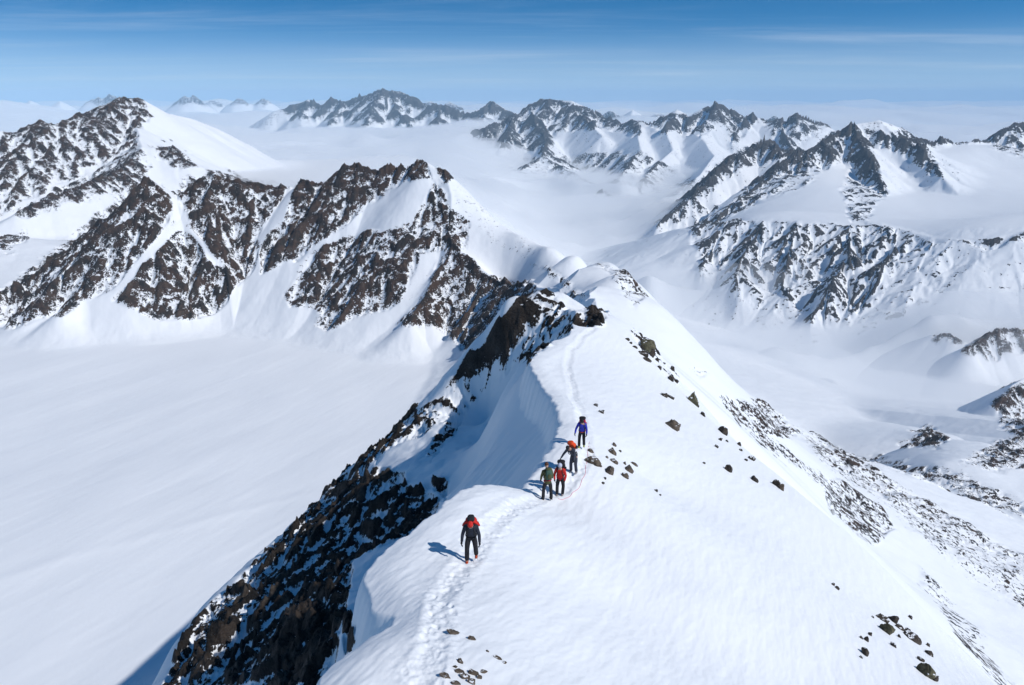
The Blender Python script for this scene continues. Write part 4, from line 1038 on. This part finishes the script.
# cirrus: noise on the plane of the high clouds
dv = nt.nodes.new('ShaderNodeVectorMath'); dv.operation = 'DIVIDE'
c2 = nt.nodes.new('ShaderNodeCombineXYZ'); mz = nt.nodes.new('ShaderNodeMath'); mz.operation = 'ADD'; mz.inputs[1].default_value = .03
nt.links.new(mx.outputs[0], mz.inputs[0])
for k in range(3): nt.links.new(mz.outputs[0], c2.inputs[k])
nt.links.new(cmb.outputs[0], dv.inputs[0]); nt.links.new(c2.outputs[0], dv.inputs[1])
mp = nt.nodes.new('ShaderNodeMapping'); mp.inputs['Scale'].default_value = (.16, .42, 1); mp.inputs['Rotation'].default_value = (0, 0, .12)
nt.links.new(dv.outputs[0], mp.inputs['Vector'])
cn = nt.nodes.new('ShaderNodeTexNoise'); cn.inputs['Scale'].default_value = 1.0; cn.inputs['Detail'].default_value = 7; cn.inputs['Roughness'].default_value = .62; cn.inputs['Distortion'].default_value = .4
nt.links.new(mp.outputs[0], cn.inputs['Vector'])
cm = nt.nodes.new('ShaderNodeMapRange'); cm.interpolation_type = 'SMOOTHSTEP'; cm.inputs['From Min'].default_value = .47; cm.inputs['From Max'].default_value = .85; cm.inputs['To Max'].default_value = .32
nt.links.new(cn.outputs['Fac'], cm.inputs['Value'])
mixc = nt.nodes.new('ShaderNodeMix'); mixc.data_type = 'RGBA'; nt.links.new(cm.outputs['Result'], mixc.inputs['Factor'])
hs = nt.nodes.new('ShaderNodeHueSaturation'); hs.inputs['Saturation'].default_value = 1.48; hs.inputs['Hue'].default_value = .494; nt.links.new(sky.outputs[0], hs.inputs['Color']); nt.links.new(hs.outputs[0], mixc.inputs['A']); mixc.inputs['B'].default_value = (6.5, 7.2, 8.2, 1)
# thin veil of high cloud low over the horizon
vl = nt.nodes.new('ShaderNodeMapRange'); vl.interpolation_type = 'SMOOTHERSTEP'; nt.links.new(mx.outputs[0], vl.inputs['Value']); vl.inputs['From Min'].default_value = .095; vl.inputs['From Max'].default_value = 0.0; vl.inputs['To Max'].default_value = .58
vm = nt.nodes.new('ShaderNodeMath'); vm.operation = 'MULTIPLY'; vn = nt.nodes.new('ShaderNodeMapRange'); nt.links.new(cn.outputs['Fac'], vn.inputs['Value']); vn.inputs['From Min'].default_value = .3; vn.inputs['From Max'].default_value = .7; vn.inputs['To Min'].default_value = .75; vn.inputs['To Max'].default_value = 1.1
nt.links.new(vl.outputs['Result'], vm.inputs[0]); nt.links.new(vn.outputs['Result'], vm.inputs[1])
mv_ = nt.nodes.new('ShaderNodeMix'); mv_.data_type = 'RGBA'; nt.links.new(vm.outputs[0], mv_.inputs['Factor']); nt.links.new(mixc.outputs['Result'], mv_.inputs['A']); mv_.inputs['B'].default_value = (4.5, 5.5, 6.5, 1)
nt.links.new(mv_.outputs['Result'], bg.inputs['Color']); bg.inputs['Strength'].default_value = .12
nt.links.new(bg.outputs[0], out.inputs['Surface'])
cam = bpy.data.cameras.new('camera'); co = bpy.data.objects.new('camera', cam); col.objects.link(co); scene.camera = co
cam.sensor_width = 36; cam.lens = F/1024*36; cam.clip_start = .1; cam.clip_end = 200000
co.location = (0, 0, 0); co.rotation_euler = (math.pi/2-PITCH, 0, 0)
scene.view_settings.view_transform = 'Standard'; scene.view_settings.look = 'None'; scene.view_settings.gamma = 1; scene.view_settings.use_curve_mapping = False
scene.view_settings.exposure = 0.0
scene.render.engine = 'CYCLES'
cy = scene.cycles; cy.use_denoising = True; cy.denoiser = 'OPENIMAGEDENOISE'
cy.max_bounces = 9; cy.diffuse_bounces = 3; cy.volume_bounces = 6; cy.transparent_max_bounces = 16
print('done', time.time()-T0)
